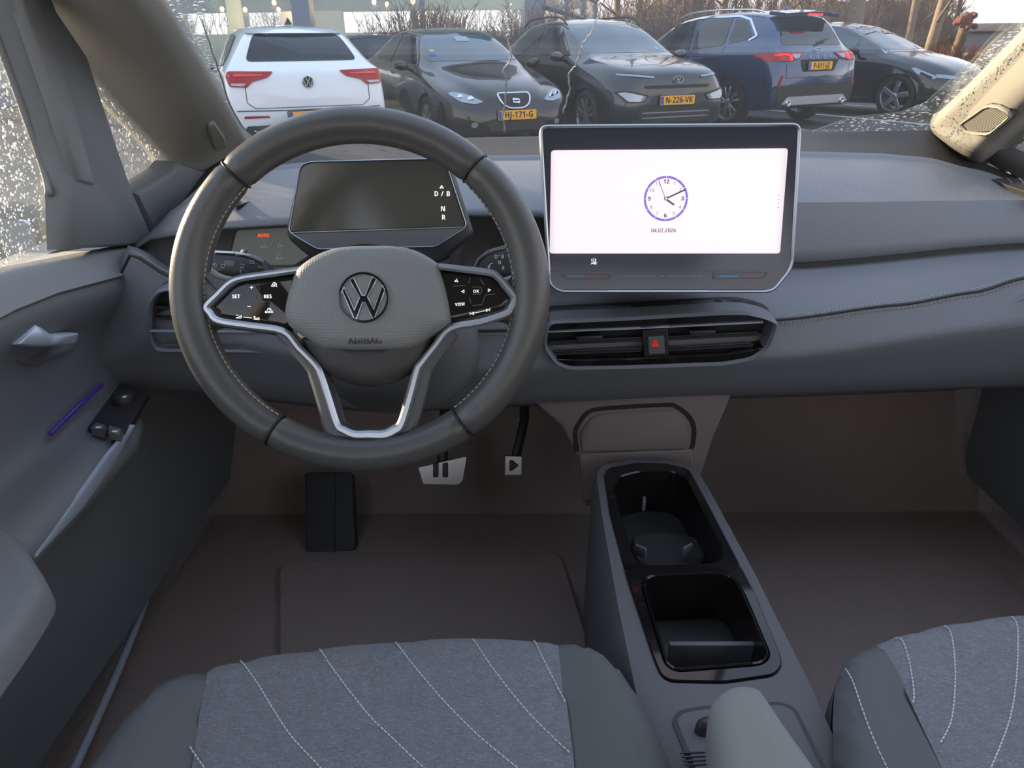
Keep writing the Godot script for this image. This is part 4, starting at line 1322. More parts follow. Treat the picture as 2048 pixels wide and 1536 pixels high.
func build_shell() -> void:
	var base := on_z(1300, 270, -1.50)
	glass = Plane(Vector3(0, 1, -0.47).normalized(), base)
	left_side = side_left(-0.635)
	right_side = side_right(0.965)
	# floor, bulkhead, roof, rear
	struct("floor", box(Vector3(0.17, 0.27, 0.1), Vector3(1.84, 0.06, 3.5)), M.carpet, "dark brown carpeted floor of the cabin")
	var fw := slab([PackedVector3Array([Vector3(-0.74, 0.30, -1.28), Vector3(1.08, 0.30, -1.28)]), PackedVector3Array([Vector3(-0.74, 0.50, -1.44), Vector3(1.08, 0.50, -1.44)]), PackedVector3Array([Vector3(-0.74, 1.02, -1.55), Vector3(1.08, 1.02, -1.55)])], Vector3(0, -0.02, -0.04))
	struct("wall_front", fw, M.carpet, "dark carpeted bulkhead behind the pedals")
	var head_z := -1.5 + (1.50 - base.y) / 0.47
	struct("ceiling", slab([PackedVector3Array([Vector3(-0.55, 1.49, head_z), Vector3(0.17, 1.53, head_z - 0.06), Vector3(0.89, 1.49, head_z)]), PackedVector3Array([Vector3(-0.52, 1.53, 0.2), Vector3(0.17, 1.56, 0.2), Vector3(0.86, 1.53, 0.2)]), PackedVector3Array([Vector3(-0.50, 1.46, 1.7), Vector3(0.17, 1.50, 1.7), Vector3(0.84, 1.46, 1.7)])], Vector3(0, 0.05, 0)), M.liner, "pale headliner under the roof")
	struct("wall_back", box(Vector3(0.17, 0.66, 1.75), Vector3(1.84, 0.78, 0.08)), M.seat_side, "dark rear wall of the cabin below the rear window")
	for x in [-0.60, 0.94]:
		struct("pillar", rod(Vector3(x, 0.9, 0.22), Vector3(x * 0.0 + (-0.53 if x < 0 else 0.87), 1.52, 0.36), 0.06, 8), M.pillar, "cloth-covered pillar beside the driver seat" if x < 0 else "cloth-covered pillar beside the passenger seat", Transform3D(), "pillar")
	struct("wall_left", box(Vector3(-0.72, 0.60, 0.05), Vector3(0.05, 0.66, 3.4)), M.door_plastic, "door side behind the driver seat")
	struct("wall_right", box(Vector3(1.06, 0.60, 0.05), Vector3(0.05, 0.66, 3.4)), M.door_plastic, "passenger side wall of the cabin")
	# windscreen
	var g := []
	for s in [-0.12, 0.2, 0.6, 1.0]:
		var y: float = lerpf(base.y - 0.01, 1.50, s)
		var z: float = -1.5 + (y - base.y) / 0.47
		var row := PackedVector3Array()
		for k in 9:
			var a := k / 8.0 * 2 - 1
			row.append(Vector3(0.17 + a * lerpf(0.80, 0.70, maxf(s, 0)), y, z))
		g.append(row)
	struct("window_1", slab(g, Vector3(0, 0.005, -0.002)), M.windscreen_glass, "clear windscreen streaked with two trickles of water", Transform3D(), "window")
	# pillars beside the windscreen
	var e1 := [[150, -220], [230, -110], [310, 0], [375, 98], [440, 205], [468, 255], [492, 291], [520, 318], [515, 370]]
	var e2 := [[40, -220], [130, -110], [222, 0], [300, 100], [375, 215], [402, 268], [425, 312], [450, 345], [440, 390]]
	var e3 := [[-130, -220], [-40, -110], [72, 0], [165, 110], [258, 218], [325, 292], [345, 320], [352, 345], [355, 400]]
	struct("trim_1", pillar_loft(e1, e2, e3, -0.63, 0.03), M.pillar, "grey cloth-covered windscreen pillar above the steering wheel", Transform3D(), "pillar trim")
	var f1 := [[2210, -60], [2130, 18], [2048, 97], [1960, 181], [1885, 250], [1866, 262], [1880, 290], [1905, 350]]
	var f2 := [[2290, 0], [2205, 80], [2125, 148], [2050, 216], [1990, 274], [1950, 308], [1935, 330], [1940, 352]]
	var f3 := [[2345, 80], [2245, 155], [2160, 203], [2078, 243], [2012, 286], [1992, 312], [1980, 336], [1982, 372]]
	struct("trim_2", pillar_loft(f1, f2, f3, 0.96, 0.02), M.pillar, "beige cloth-covered windscreen pillar with a ribbed speaker grille", Transform3D(), "pillar trim")
	# speaker grille on the sunlit pillar
	var pa := on_glass(1960, 181, 0.006)
	var pb := on_x(2050, 216, pa.x + 0.02)
	var pc := on_glass(1885, 250, 0.006)
	var pn := (pb - pa).cross(pc - pa).normalized()
	if pn.dot(EYE - pa) < 0: pn = -pn
	var gp := on_plane(1975, 238, Plane(pn, pa + pn * 0.012))
	var gt := Transform3D(Basis.looking_at(-pn, Vector3.UP), gp)
	var go := [[1923, 246], [1930, 240], [1970, 212], [1982, 208], [2000, 210], [2020, 220], [2025, 232], [2020, 238], [1988, 265], [1978, 269], [1955, 267], [1935, 262]]
	var gr := thing("speaker_grille", "ribbed beige speaker grille set in the sunlit windscreen pillar", "speaker", gt)
	part(gr, "rim", frame(trace(gt, go), 0.004, -0.012, 0.006, 0.002), M.pillar)
	part(gr, "backing", plate(trace(gt, go), -0.014, 0.0), M.black_plastic)
	var gin := ccw(trace(gt, [[1929, 247], [1972, 216], [1984, 213], [2014, 224], [2019, 232], [1984, 260], [1957, 262], [1938, 258]]))
	var dirv := (in_frame(gt, 1982, 209) - in_frame(gt, 1923, 246)).normalized()
	var perp := Vector2(-dirv.y, dirv.x)
	for k in range(-16, 17):
		var o := in_frame(gt, 1975, 238) + perp * k * 0.0024
		var strip := PackedVector2Array([o - dirv * 0.1 - perp * 0.0007, o + dirv * 0.1 - perp * 0.0007, o + dirv * 0.1 + perp * 0.0007, o - dirv * 0.1 + perp * 0.0007])
		for q in Geometry2D.intersect_polygons(gin, strip):
			part(gr, "slat", plate(q, -0.004, 0.003), M.pillar)
	# airbag cover plate on the driver's pillar
	var la := on_glass(440, 205, 0.006)
	var lb := on_x(375, 215, la.x - 0.03)
	var ld := on_glass(492, 291, 0.006)
	var an := (lb - la).cross(ld - la).normalized()
	if an.dot(EYE - la) < 0: an = -an
	var at_ := Transform3D(Basis.looking_at(-an, Vector3.UP), on_plane(430, 270, Plane(an, la + an * 0.002)))
	var tw := thing("tweeter_cover", "small blank tweeter cover low on the driver's windscreen pillar", "cover", at_)
	part(tw, "cover_plate", plate(rounded(trace(at_, [[412, 245], [425, 238], [445, 268], [449, 285], [434, 302], [424, 298]]), 0.008), -0.012, 0.008, 0.003), M.pillar)
	# quarter windows
	pane_on("window_2", left_side, [[150, 92], [345, 310], [334, 340], [250, 392]], M.misted_glass, "misted triangular quarter window covered in sunlit drops")
	pane_on("window_4", right_side, [[1990, 290], [2062, 236], [2240, 140], [2240, 352], [2048, 318], [1995, 306]], M.misted_glass, "misted quarter window on the passenger side with fine drops")
	# trim below the quarter windows
	var ql := side_left(-0.60)
	struct("trim_3", pillow(rounded(trace(ql, [[252, 383], [262, 376], [330, 338], [345, 318], [430, 350], [296, 476]]), 0.01), [[0.002, 0.0], [0.006, 0.008], [0.012, 0.011]], -0.03), M.grey_plastic, "grey corner trim below the sunlit quarter window", ql, "trim")
	var qr := side_right(0.93)
	struct("trim_4", pillow(rounded(trace(qr, [[1955, 312], [1998, 296], [2048, 318], [2240, 372], [2240, 520], [2048, 372], [1985, 332]]), 0.01), [[0.002, 0.0], [0.006, 0.008], [0.012, 0.011]], -0.03), M.door_pad, "grey corner trim below the passenger's quarter window", qr, "trim")

func on_glass(u: float, v: float, off := 0.0) -> Vector3:
	return on_plane(u, v, Plane(glass.normal, glass.d - off))
func pillar_loft(e1: Array, e2: Array, e3: Array, x: float, out_: float) -> ArrayMesh:
	var rows := [PackedVector3Array(), PackedVector3Array(), PackedVector3Array(), PackedVector3Array(), PackedVector3Array()]
	for k in e1.size():
		var a := on_glass(e1[k][0], e1[k][1], 0.006)
		var c := on_x(e3[k][0], e3[k][1], x)
		var m := on_x(e2[k][0], e2[k][1], a.x + signf(x) * out_)
		if k == e1.size() - 1: m = a.lerp(c, 0.5)
		rows[0].append(a + glass.normal * 0.03)
		rows[1].append(a)
		rows[2].append(m)
		rows[3].append(c)
		rows[4].append(c + Vector3(signf(x) * 0.03, 0, 0))
	var fine := []
	for r in rows: fine.append(smooth_line(Array(r), 4))
	var all := mix_rows(fine, 4)
	return slab(all, Vector3(signf(x) * 0.02, 0, -0.02))

# ---------------------------------------------------------------- dashboard
const COWL := [[200, 552, -1.16], [297, 456, -1.22], [350, 402, -1.30], [415, 340, -1.40], [450, 296, -1.52], [760, 284, -1.52], [1000, 278, -1.52], [1300, 270, -1.52], [1600, 263, -1.52], [1868, 262, -1.50], [1900, 292, -1.46], [1950, 326, -1.42], [2048, 360, -1.36], [2360, 394, -1.30]]
const RIDGE := [[200, 560, -1.10], [297, 466, -1.13], [350, 415, -1.17], [415, 362, -1.22], [470, 345, -1.25], [545, 331, -1.28], [605, 325, -1.30], [760, 317, -1.30], [1000, 311, -1.30], [1300, 306, -1.30], [1600, 303, -1.30], [1750, 306, -1.30], [1850, 314, -1.30], [1950, 338, -1.29], [2048, 368, -1.27], [2360, 400, -1.22]]
const CREASE := [[200, 575, -1.08], [297, 472, -1.10], [330, 445, -1.10], [400, 415, -1.11], [490, 392, -1.11], [590, 386, -1.11], [940, 371, -1.11], [1075, 372, -1.11], [1590, 405, -1.12], [2048, 400, -1.12], [2360, 425, -1.10]]
const BROW := [[200, 580, -1.06], [297, 478, -1.06], [345, 470, -1.03], [450, 455, -1.01], [590, 448, -1.01], [940, 430, -1.01], [1070, 432, -1.01], [1590, 523, -1.09], [2048, 484, -1.09], [2360, 445, -1.07]]
const RECESS := [[200, 584, -1.08], [297, 483, -1.09], [345, 478, -1.09], [450, 463, -1.09], [590, 456, -1.09], [940, 438, -1.09], [1070, 440, -1.09], [1590, 528, -1.13], [2048, 489, -1.13], [2360, 450, -1.11]]
const LEDGE := [[200, 600, -1.06], [262, 490, -1.06], [297, 505, -1.06], [345, 535, -1.06], [450, 548, -1.06], [590, 548, -1.06], [940, 545, -1.06], [1070, 545, -1.06], [1590, 541, -1.08], [2048, 502, -1.08], [2360, 462, -1.06]]
const SEAM := [[200, 640, -0.99], [262, 508, -0.99], [345, 555, -0.985], [500, 620, -0.98], [760, 665, -0.975], [945, 662, -0.975], [1030, 660, -0.975], [1300, 654, -0.975], [1560, 639, -0.975], [1800, 609, -0.98], [1950, 584, -0.985], [2048, 556, -0.99], [2360, 500, -1.0]]
const BELLY := [[200, 720, -0.97], [345, 660, -0.965], [760, 745, -0.955], [1300, 735, -0.955], [1560, 715, -0.955], [2048, 650, -0.96], [2360, 600, -0.97]]
const HEM := [[200, 790, -1.0], [345, 775, -1.0], [760, 815, -1.0], [1070, 803, -1.0], [1460, 787, -1.0], [2048, 768, -1.0], [2360, 750, -1.0]]
func build_dashboard() -> void:
	var us := []
	for k in 109: us.append(200.0 + 20.0 * k)
	var d := thing("dashboard", "wide grey soft-touch dashboard below the windscreen with a stitched seam", "dashboard")
	part(d, "windscreen_well", grid([across(COWL, us, -4, -0.03), across(COWL, us), across(RIDGE, us, 9, -0.07), across(RIDGE, us, 3, -0.02)]), M.well_black)
	var top := across(RIDGE, us)
	part(d, "dash_rim", grid([across(RIDGE, us, 3, -0.02), across(RIDGE, us, 0.5, -0.008), across(RIDGE, us, 0.0, 0.0), across(RIDGE, us, 9, 0.01), across(RIDGE, us, 11, 0.012)]), M.dash_pad)
	part(d, "top_pad", grid(between(across(RIDGE, us, 10, 0.012), across(CREASE, us), 6, 0.004)), M.dash_pad)
	var face := between(across(CREASE, us), across(BROW, us), 5, 0.003)
	face.append(across(BROW, us, 3, -0.006))
	part(d, "front_pad", grid(face), M.dash_pad)
	part(d, "gap_strip", grid([across(BROW, us, 3, -0.006), across(RECESS, us), across(LEDGE, us)]), M.grey_plastic)
	part(d, "ledge_pad", grid(between(across(LEDGE, us), across(SEAM, us, -2), 6, 0.006)), M.dash_pad)
	var low := [across(SEAM, us, 2)]
	for k in 9:
		var a := across(SEAM, us, 2)
		var b := across(BELLY, us)
		var c := across(HEM, us)
		var t := (k + 1) / 9.0
		var r := PackedVector3Array()
		for i in a.size():
			r.append(a[i].lerp(b[i], minf(t * 2, 1)).lerp(b[i].lerp(c[i], maxf(t * 2 - 1, 0)), t))
		low.append(r)
	low.append(across(HEM, us, 6, -0.05))
	low.append(across(HEM, us, 10, -0.45))
	part(d, "lower_pad", grid(low), M.dash_pad)
	part(d, "seam_cord", tube(across(SEAM, us, 0, 0.0), 0.0022, 6), M.black_plastic)
	for r in [[1565, 2200], [946, 1030], [266, 352]]:
		for dv in [-7.0, 8.0]:
			var uu := []
			var u: float = r[0]
			while u < r[1]:
				uu.append(u)
				u += 12.0
			var s := part(d, "stitching", stitches(across(SEAM, uu, dv, 0.004 if dv < 0 else 0.003), 0.0058, 0.0007), M.thread_dark)
			s.set_meta("kind", "stuff")
	# shell end by the door, with its oval blank
	var se := side_left(-0.55)
	# slots at the ends of the top pad
	for q in [[[1983, 361], [2010, 358], [2080, 362], [2080, 398], [2048, 385], [2015, 374]], [[470, 402], [498, 400], [503, 404], [488, 410], [474, 414]]]:
		var tv := level(on_z(q[0][0], q[0][1], -1.25 if q[0][0] > 1000 else -1.10).y)
		var v := thing("side_demister", "slotted demister vent at the passenger end of the dashboard top" if q[0][0] > 1000 else "slotted demister vent on the dashboard beside the steering wheel", "vent", tv)
		part(v, "slot", plate(trace(tv, q), -0.01, 0.001), M.well_black)
		part(v, "slot_rim", frame(trace(tv, q), 0.0015, -0.008, 0.0025, 0.0006), M.black_plastic)
		for k in 3:
			var a := in_frame(tv, lerpf(q[0][0], q[2][0], 0.3 + 0.25 * k), q[1][1])
			part(v, "fin", plate(PackedVector2Array([a, a + Vector2(0.003, 0), a + Vector2(-0.02, -0.05), a + Vector2(-0.023, -0.05)]), 0.0, 0.002), M.grey_plastic)
	centre_vent()
	side_vents()
	light_switch()
func centre_vent() -> void:
	var t := upright(1320, 680, -0.946, -6)
	var v := thing("centre_vent", "wide centre air vent below the touchscreen with a red hazard button", "vent", t)
	var outer := rounded(trace(t, [[1088, 652], [1100, 636], [1258, 629], [1446, 618], [1490, 618], [1530, 627], [1552, 638], [1553, 648], [1535, 694], [1500, 716], [1446, 726], [1258, 733], [1137, 735], [1108, 724], [1084, 690]]), 0.008, 3)
	part(v, "surround", frame(outer, 0.006, -0.03, 0.012, 0.005), M.dash_pad)
	part(v, "duct_back", plate(outer, -0.04, -0.022), M.well_black)
	part(v, "visor", plate(trace(t, [[1096, 640], [1258, 634], [1446, 624], [1490, 624], [1532, 634], [1528, 642], [1322, 652], [1094, 662]]), -0.02, 0.006, 0.002), M.gloss_black)
	part(v, "chrome_line", strokes(t, [[[1096, 663], [1280, 656]], [[1282, 656], [1337, 653]], [[1339, 653], [1525, 644]]], 0.0013, 0.008, 0.002), M.satin_light)
	for q in [[[1100, 686], [1282, 678]], [[1110, 706], [1278, 699]], [[1338, 676], [1515, 667]], [[1338, 698], [1502, 689]]]:
		part(v, "louvre", strokes(t, [q], 0.0045, -0.006, 0.003), M.black_plastic)
		part(v, "louvre_edge", strokes(t, [[[q[0][0], q[0][1] - 3], [q[1][0], q[1][1] - 3]]], 0.0007, -0.002, 0.0006), M.grey_plastic)
	for q in [[1152, 676, 1204, 674], [1378, 665, 1430, 663]]:
		part(v, "thumb_tab", plate(trace(t, [[q[0], q[1] - 4], [q[2], q[3] - 4], [q[2] + 2, q[3] + 6], [q[0] + 4, q[1] + 8]]), -0.008, 0.004, 0.002), M.black_plastic)
	part(v, "lower_lip", plate(trace(t, [[1100, 716], [1258, 712], [1446, 704], [1505, 696], [1530, 690], [1500, 713], [1446, 723], [1258, 730], [1140, 732], [1112, 722]]), -0.02, 0.007, 0.002), M.gloss_black)
	part(v, "hazard_bay", plate(trace(t, [[1285, 660], [1335, 657], [1338, 712], [1288, 714]]), -0.02, 0.002, 0.001), M.black_plastic)
	var h := part(v, "hazard_button", plate(rounded(trace(t, [[1294, 671], [1327, 669], [1329, 704], [1296, 706]]), 0.002), -0.01, 0.006, 0.0015), M.grey_plastic)
	part(h, "hazard_sign", strokes(t, [[[1304, 692], [1310.5, 680.5], [1317, 692], [1304, 692]], [[1308, 690], [1310.5, 685.5], [1313, 690], [1308, 690]]], 0.0009, 0.0066, 0.0004), M.sign_red)
func side_vents() -> void:
	var t := upright(430, 640, -0.965, -4, 4)
	var v := thing("driver_vent", "dark air vent at the driver's end of the dashboard behind the steering wheel", "vent", t)
	var o := rounded(trace(t, [[298, 600], [318, 574], [360, 572], [520, 610], [568, 650], [562, 690], [535, 704], [312, 702], [296, 670]]), 0.012, 4)
	part(v, "surround", frame(o, 0.006, -0.03, 0.008, 0.004), M.dash_pad)
	part(v, "duct_back", plate(o, -0.03, -0.014), M.well_black)
	for y in [618, 640]: part(v, "louvre", strokes(t, [[[304, y - 6], [545, y + 6]]], 0.004, -0.004, 0.003), M.black_plastic)
	part(v, "chrome_line", strokes(t, [[[300, 661], [520, 663]]], 0.0022, 0.004, 0.002), M.satin_light)
	part(v, "lower_line", strokes(t, [[[330, 688], [522, 686]]], 0.0018, 0.004, 0.002), M.satin_silver)
	t = upright(2080, 605, -0.98, -4, -4)
	v = thing("passenger_vent", "dark air vent at the passenger's end of the dashboard", "vent", t)
	o = rounded(trace(t, [[2010, 606], [2048, 584], [2180, 560], [2190, 640], [2040, 642], [2016, 628]]), 0.012, 4)
	part(v, "surround", frame(o, 0.006, -0.03, 0.008, 0.004), M.dash_pad)
	part(v, "duct_back", plate(o, -0.03, -0.014), M.well_black)
	part(v, "chrome_line", strokes(t, [[[2028, 606], [2180, 592]]], 0.0024, 0.004, 0.002), M.chrome)
	part(v, "lower_line", strokes(t, [[[2036, 626], [2180, 622]]], 0.0018, 0.002, 0.002), M.grey_plastic)
func light_switch() -> void:
	var t := upright(540, 500, -1.07, 12)
	var s := thing("light_switch_panel", "glossy grey light switch panel with an orange AUTO lamp", "panel", t)
	var o := rounded(trace(t, [[462, 508], [474, 458], [585, 452], [640, 452], [640, 500], [590, 532], [580, 532], [460, 532]]), 0.008, 4)
	part(s, "bezel", plate(inset(ccw(o), -0.003), -0.02, 0.0, 0.002), M.black_plastic)
	part(s, "touch_face", plate(o, -0.01, 0.004, 0.002), M.touch_grey)
	letter(s, t, "AUTO", 527, 471, 6.5, M.sign_orange, 0.0048, true)
	letter(s, t, "MODE", 529, 494, 4.2, M.print_white, 0.0048, true)
	letter(s, t, "REAR", 563, 492, 4.2, M.print_white, 0.0048, true)
	letter(s, t, "REAR", 559, 517, 4.2, M.print_white, 0.0048, true)
	part(s, "symbol", strokes(t, [[[526, 487], [527, 485], [532, 485], [532, 489], [527, 489], [526, 487]], [[559, 484], [559, 489], [563, 489], [564, 486], [563, 484], [559, 484]], [[566, 483], [566, 490]], [[554, 506], [564, 506], [564, 511], [554, 511], [554, 506]], [[547, 477], [541, 499]]], 0.0006, 0.0048, 0.0004), M.print_white)

# ---------------------------------------------------------------- steering wheel
func build_wheel() -> void:
	var t := frame_at(721, 576, 0.712, 20, 0, 0.9)
	var w := thing("steering_wheel", "black leather steering wheel with satin silver spokes and a round badge", "steering wheel", t)
	var px := in_frame(t, 1098, 590)
	var nx := in_frame(t, 345, 590)
	var py := in_frame(t, 716, 213)
	var ny := in_frame(t, 746, 940)
	var c := Vector2((px.x + nx.x) / 2, (py.y + ny.y) / 2)
	var r := 0.0172
	var rx := (px.x - nx.x) / 2 - r
	var ry := (py.y - ny.y) / 2 - r
	var marks := []
	for q in [[938, 338], [480, 345], [548, 880], [928, 858]]:
		marks.append(fposmod((in_frame(t, q[0], q[1]) - c).angle(), TAU))
	var arcs := [["rim_top", marks[0], marks[1]], ["rim_grip", marks[1], marks[2]], ["rim_bottom", marks[2], marks[3]], ["rim_grip", marks[3], marks[0] + TAU]]
	for a in arcs:
		var rows := []
		var n := 40
		for j in n + 1:
			var th: float = lerpf(a[1] + 0.006, a[2] - 0.006, float(j) / n)
			var fat := 1.0 + (0.07 * sin(PI * j / n) if a[0] == "rim_grip" else 0.0)
			var end: float = 1.0 - 0.10 * (1.0 if j == 0 or j == n else 0.0)
			var e := Vector3(cos(th), sin(th), 0)
			var o := Vector3(c.x + cos(th) * rx, c.y + sin(th) * ry, 0)
			var row := PackedVector3Array()
			for k in 20:
				var p := TAU * k / 20
				row.append(o + (e * cos(p) * 1.0 + Vector3.BACK * sin(p) * 1.12) * r * fat * end)
			rows.append(row)
		part(w, a[0], grid(rows, true), M.leather)
	for m in marks:
		var o := Vector3(c.x + cos(m) * rx, c.y + sin(m) * ry, 0)
		var ring := PackedVector3Array()
		for k in 20:
			var p := TAU * k / 20
			ring.append(o + (Vector3(cos(m), sin(m), 0) * cos(p) + Vector3.BACK * sin(p) * 1.12) * r * 0.97)
		part(w, "seam_ring", tube(ring, 0.0009, 5, true), M.emboss)
	for a in [arcs[1], arcs[3]]:
		var path := PackedVector3Array()
		for j in 61:
			var th: float = lerpf(a[1] + 0.03, a[2] - 0.03, j / 60.0)
			path.append(Vector3(c.x + cos(th) * (rx - r * 0.99), c.y + sin(th) * (ry - r * 0.99), r * 0.38))
		var s := part(w, "stitching", stitches(path, 0.0055, 0.0008), M.thread_dark)
		s.set_meta("kind", "stuff")
	# leather webs between rim and spokes
	part(w, "spoke_web", pillow(rounded(trace(t, [[600, 556], [500, 556], [452, 552], [425, 545], [380, 500], [372, 600], [384, 690], [425, 660], [440, 656], [570, 676]]), 0.01, 3), [[0.004, 0.004], [0.009, 0.006]], -0.014), M.leather)
	part(w, "spoke_web", pillow(rounded(trace(t, [[870, 545], [960, 552], [1005, 556], [1040, 540], [1062, 470], [1072, 600], [1062, 690], [1025, 655], [1000, 642], [880, 668]]), 0.01, 3), [[0.004, 0.004], [0.009, 0.006]], -0.014), M.leather)
	part(w, "spoke_web", pillow(rounded(trace(t, [[660, 850], [690, 878], [745, 884], [800, 876], [822, 850], [850, 872], [810, 902], [745, 910], [680, 902], [640, 880]]), 0.006, 3), [[0.004, 0.004], [0.008, 0.006]], -0.014), M.leather)
	# glossy switch pods
	var lift_p := 0.008
	for q in [[[596, 545], [485, 558], [460, 568], [416, 613], [438, 643], [574, 664], [600, 640]], [[872, 538], [978, 548], [994, 556], [1027, 594], [1025, 608], [1010, 626], [902, 652], [880, 640]]]:
		var p := part(w, "switch_pod", pillow(rounded(trace(t, q, lift_p), 0.005, 3), [[0.001, lift_p - 0.004], [0.004, lift_p - 0.001], [0.008, lift_p]], -0.01), M.gloss_black)
		if q[0][0] < 700: pod_marks_left(p, t)
		else: pod_marks_right(p, t)
	# satin trim running round both pods and down the lower spokes
	var tr := trace(t, [[598, 540], [540, 548], [485, 556], [460, 566], [437, 588], [414, 612], [421, 626], [438, 642], [500, 652], [567, 663], [597, 695], [631, 730], [643, 753], [660, 805], [675, 850], [690, 861], [710, 869], [740, 869], [769, 869], [790, 860], [803, 848], [820, 795], [835, 740], [843, 727], [870, 693], [902, 657], [960, 645], [1013, 628], [1024, 616], [1030, 600], [1026, 588], [1010, 569], [992, 551], [978, 545], [930, 539], [878, 533]], lift_p)
	part(w, "spoke_trim", ribbon(smooth2(tr, 4, false), [0.0062, 0.0068, 0.0074, 0.0074, 0.0074, 0.0074, 0.0076, 0.0085, 0.0095, 0.0085, 0.0076, 0.0074, 0.0074, 0.0072, 0.0068, 0.0062], -0.004, 0.012, 0.0022), M.satin_silver)
	var tb := trace(t, [[560, 664], [594, 698], [626, 733], [637, 756], [654, 810], [668, 856], [690, 872], [712, 880], [740, 882], [769, 880], [792, 871], [812, 852], [828, 798], [842, 745], [850, 731], [876, 698], [906, 664]])
	part(w, "spoke_back", ribbon(smooth2(tb, 4, false), [0.012, 0.018, 0.020, 0.020, 0.020, 0.018, 0.012], -0.016, 0.004, 0.004), M.grey_plastic)
	# hub
	var hub := smooth2(trace(t, [[581, 553], [591, 534], [619, 512], [656, 496], [694, 490], [740, 489], [786, 490], [827, 498], [868, 522], [880, 542], [892, 577], [902, 631], [898, 650], [866, 672], [834, 693], [807, 701], [730, 703], [653, 701], [636, 695], [608, 678], [576, 657], [564, 633], [567, 601]], 0.015), 3)
	var hc := in_frame(t, 732, 600, 0.015)
	var hb := part(w, "airbag_cover", dome(hub, hc, [[1.0, -0.002], [0.992, 0.006], [0.97, 0.0125], [0.93, 0.017], [0.86, 0.0205], [0.72, 0.0228], [0.5, 0.0238], [0.25, 0.0242], [0.0, 0.0243]], -0.03), M.hub_grain)
	part(w, "lower_cover", dome(rounded(trace(t, [[596, 668], [650, 690], [810, 690], [874, 660], [850, 718], [838, 734], [800, 762], [742, 776], [690, 766], [638, 736], [622, 712]]), 0.012, 4), in_frame(t, 738, 715), [[1.0, 0.0], [0.97, 0.004], [0.9, 0.008], [0.75, 0.011], [0.4, 0.012], [0.0, 0.012]], -0.03), M.black_plastic)
	var bt := Transform3D(Basis(), Vector3(in_frame(t, 728, 595, 0.025).x, in_frame(t, 728, 595, 0.025).y, 0.0235))
	var br := absf(in_frame(t, 779, 595, 0.025).x - in_frame(t, 677, 595, 0.025).x) / 2
	var bg := part(hb, "round_badge", plate(disc(br, 48), -0.004, 0.002, 0.001), M.hub_grain, bt)
	part(bg, "badge_ring", frame(disc(br, 64), br * 0.035, 0.0, 0.0042, 0.0008), M.chrome)
	part(bg, "ring_face", frame(disc(br * 0.965, 64), br * 0.06, 0.0, 0.0036), M.gloss_black)
	part(bg, "inner_ring", frame(disc(br * 0.905, 64), br * 0.02, 0.0, 0.004, 0.0005), M.chrome)
	var st := tool()
	# V over W, joined to the ring
	var faces := []
	for l in [[[-0.56, 0.72], [-0.36, 0.80], [-0.05, 0.10], [0.05, 0.10], [0.36, 0.80], [0.56, 0.72], [0.14, -0.06], [-0.14, -0.06]]]:
		var p := PackedVector2Array()
		for q in l: p.append(Vector2(q[0], q[1]) * br)
		add_plate(st, p, 0.0, 0.0034, 0.0003)
		faces.append(p)
	for l in [[[-0.86, 0.30], [-0.74, 0.50], [-0.38, -0.40], [-0.14, 0.10], [0.14, 0.10], [0.38, -0.40], [0.74, 0.50], [0.86, 0.30], [0.42, -0.82], [0.30, -0.82], [0.03, -0.20], [-0.03, -0.20], [-0.30, -0.82], [-0.42, -0.82]]]:
		var p := PackedVector2Array()
		for q in l: p.append(Vector2(q[0], q[1] - 0.02) * br)
		add_plate(st, p, 0.0, 0.0034, 0.0003)
		faces.append(p)
	part(bg, "badge_letters", done(st), M.chrome)
	st = tool()
	for p in faces: add_plate(st, inset(ccw(p), 0.0011), 0.003, 0.0037, 0.0)
	part(bg, "letter_faces", done(st), M.gloss_black)
	letter(hb, t, "AIRBAG", 730, 682, 12, M.emboss, 0.0222, false, "embossed_word", 0.0, 1.18)
	part(hb, "horn_mark", strokes(t, [[[614, 587], [614, 598]], [[619, 590], [626, 590]], [[620, 594], [626, 592], [627, 596], [620, 594]], [[828, 584], [834, 586], [840, 584]], [[829, 589], [839, 589]]], 0.0006, 0.0205, 0.0004), M.emboss)
	# column behind the wheel
	var col := thing("steering_column", "dark steering column shroud between wheel and dashboard", "column", t)
	part(col, "shroud", grid([ring_at(0.065, 0.055, -0.02, 0.02), ring_at(0.085, 0.065, -0.06, 0.0), ring_at(0.10, 0.085, -0.16, -0.03), ring_at(0.10, 0.09, -0.30, -0.04)], true), M.grey_plastic)
	# stalks
	var ts := frame_at(490, 525, 0.80, 20)
	var sl := thing("wiper_stalk", "dark control stalk with lamp and wiper symbols behind the wheel", "stalk", ts)
	part(sl, "lever", pillow(rounded(trace(ts, [[424, 503], [470, 505], [505, 511], [530, 523], [548, 545], [560, 560], [425, 560], [415, 530]]), 0.006, 4), [[0.001, 0.004], [0.004, 0.008], [0.008, 0.010]], -0.012), M.black_plastic)
	part(sl, "lever_edge", strokes(ts, [[[424, 503], [470, 505], [505, 511], [528, 522]]], 0.0022, 0.007, 0.002), M.satin_silver)
	part(sl, "push_tab", plate(trace(ts, [[483, 508], [487, 499], [493, 499], [490, 511]]), -0.004, 0.006, 0.001), M.satin_silver)
	part(sl, "symbol", strokes(ts, [[[424, 529], [428, 529]], [[429, 526], [434, 529], [434, 533], [430, 534], [429, 526]], [[444, 529], [449, 529], [449, 535], [444, 535], [444, 529]], [[500, 522], [504, 521], [508, 524]], [[499, 526], [508, 527]], [[482, 528], [489, 530]], [[482, 534], [488, 535]], [[481, 540], [483, 545]], [[516, 534], [523, 535]]], 0.0009, 0.0105, 0.0004), M.print_grey)
	part(sl, "twist_collar", plate(trace(ts, [[457, 522], [478, 524], [477, 536], [456, 533]]), 0.004, 0.0115, 0.001), M.grey_plastic)
	var tg := frame_at(1000, 520, 0.82, 20)
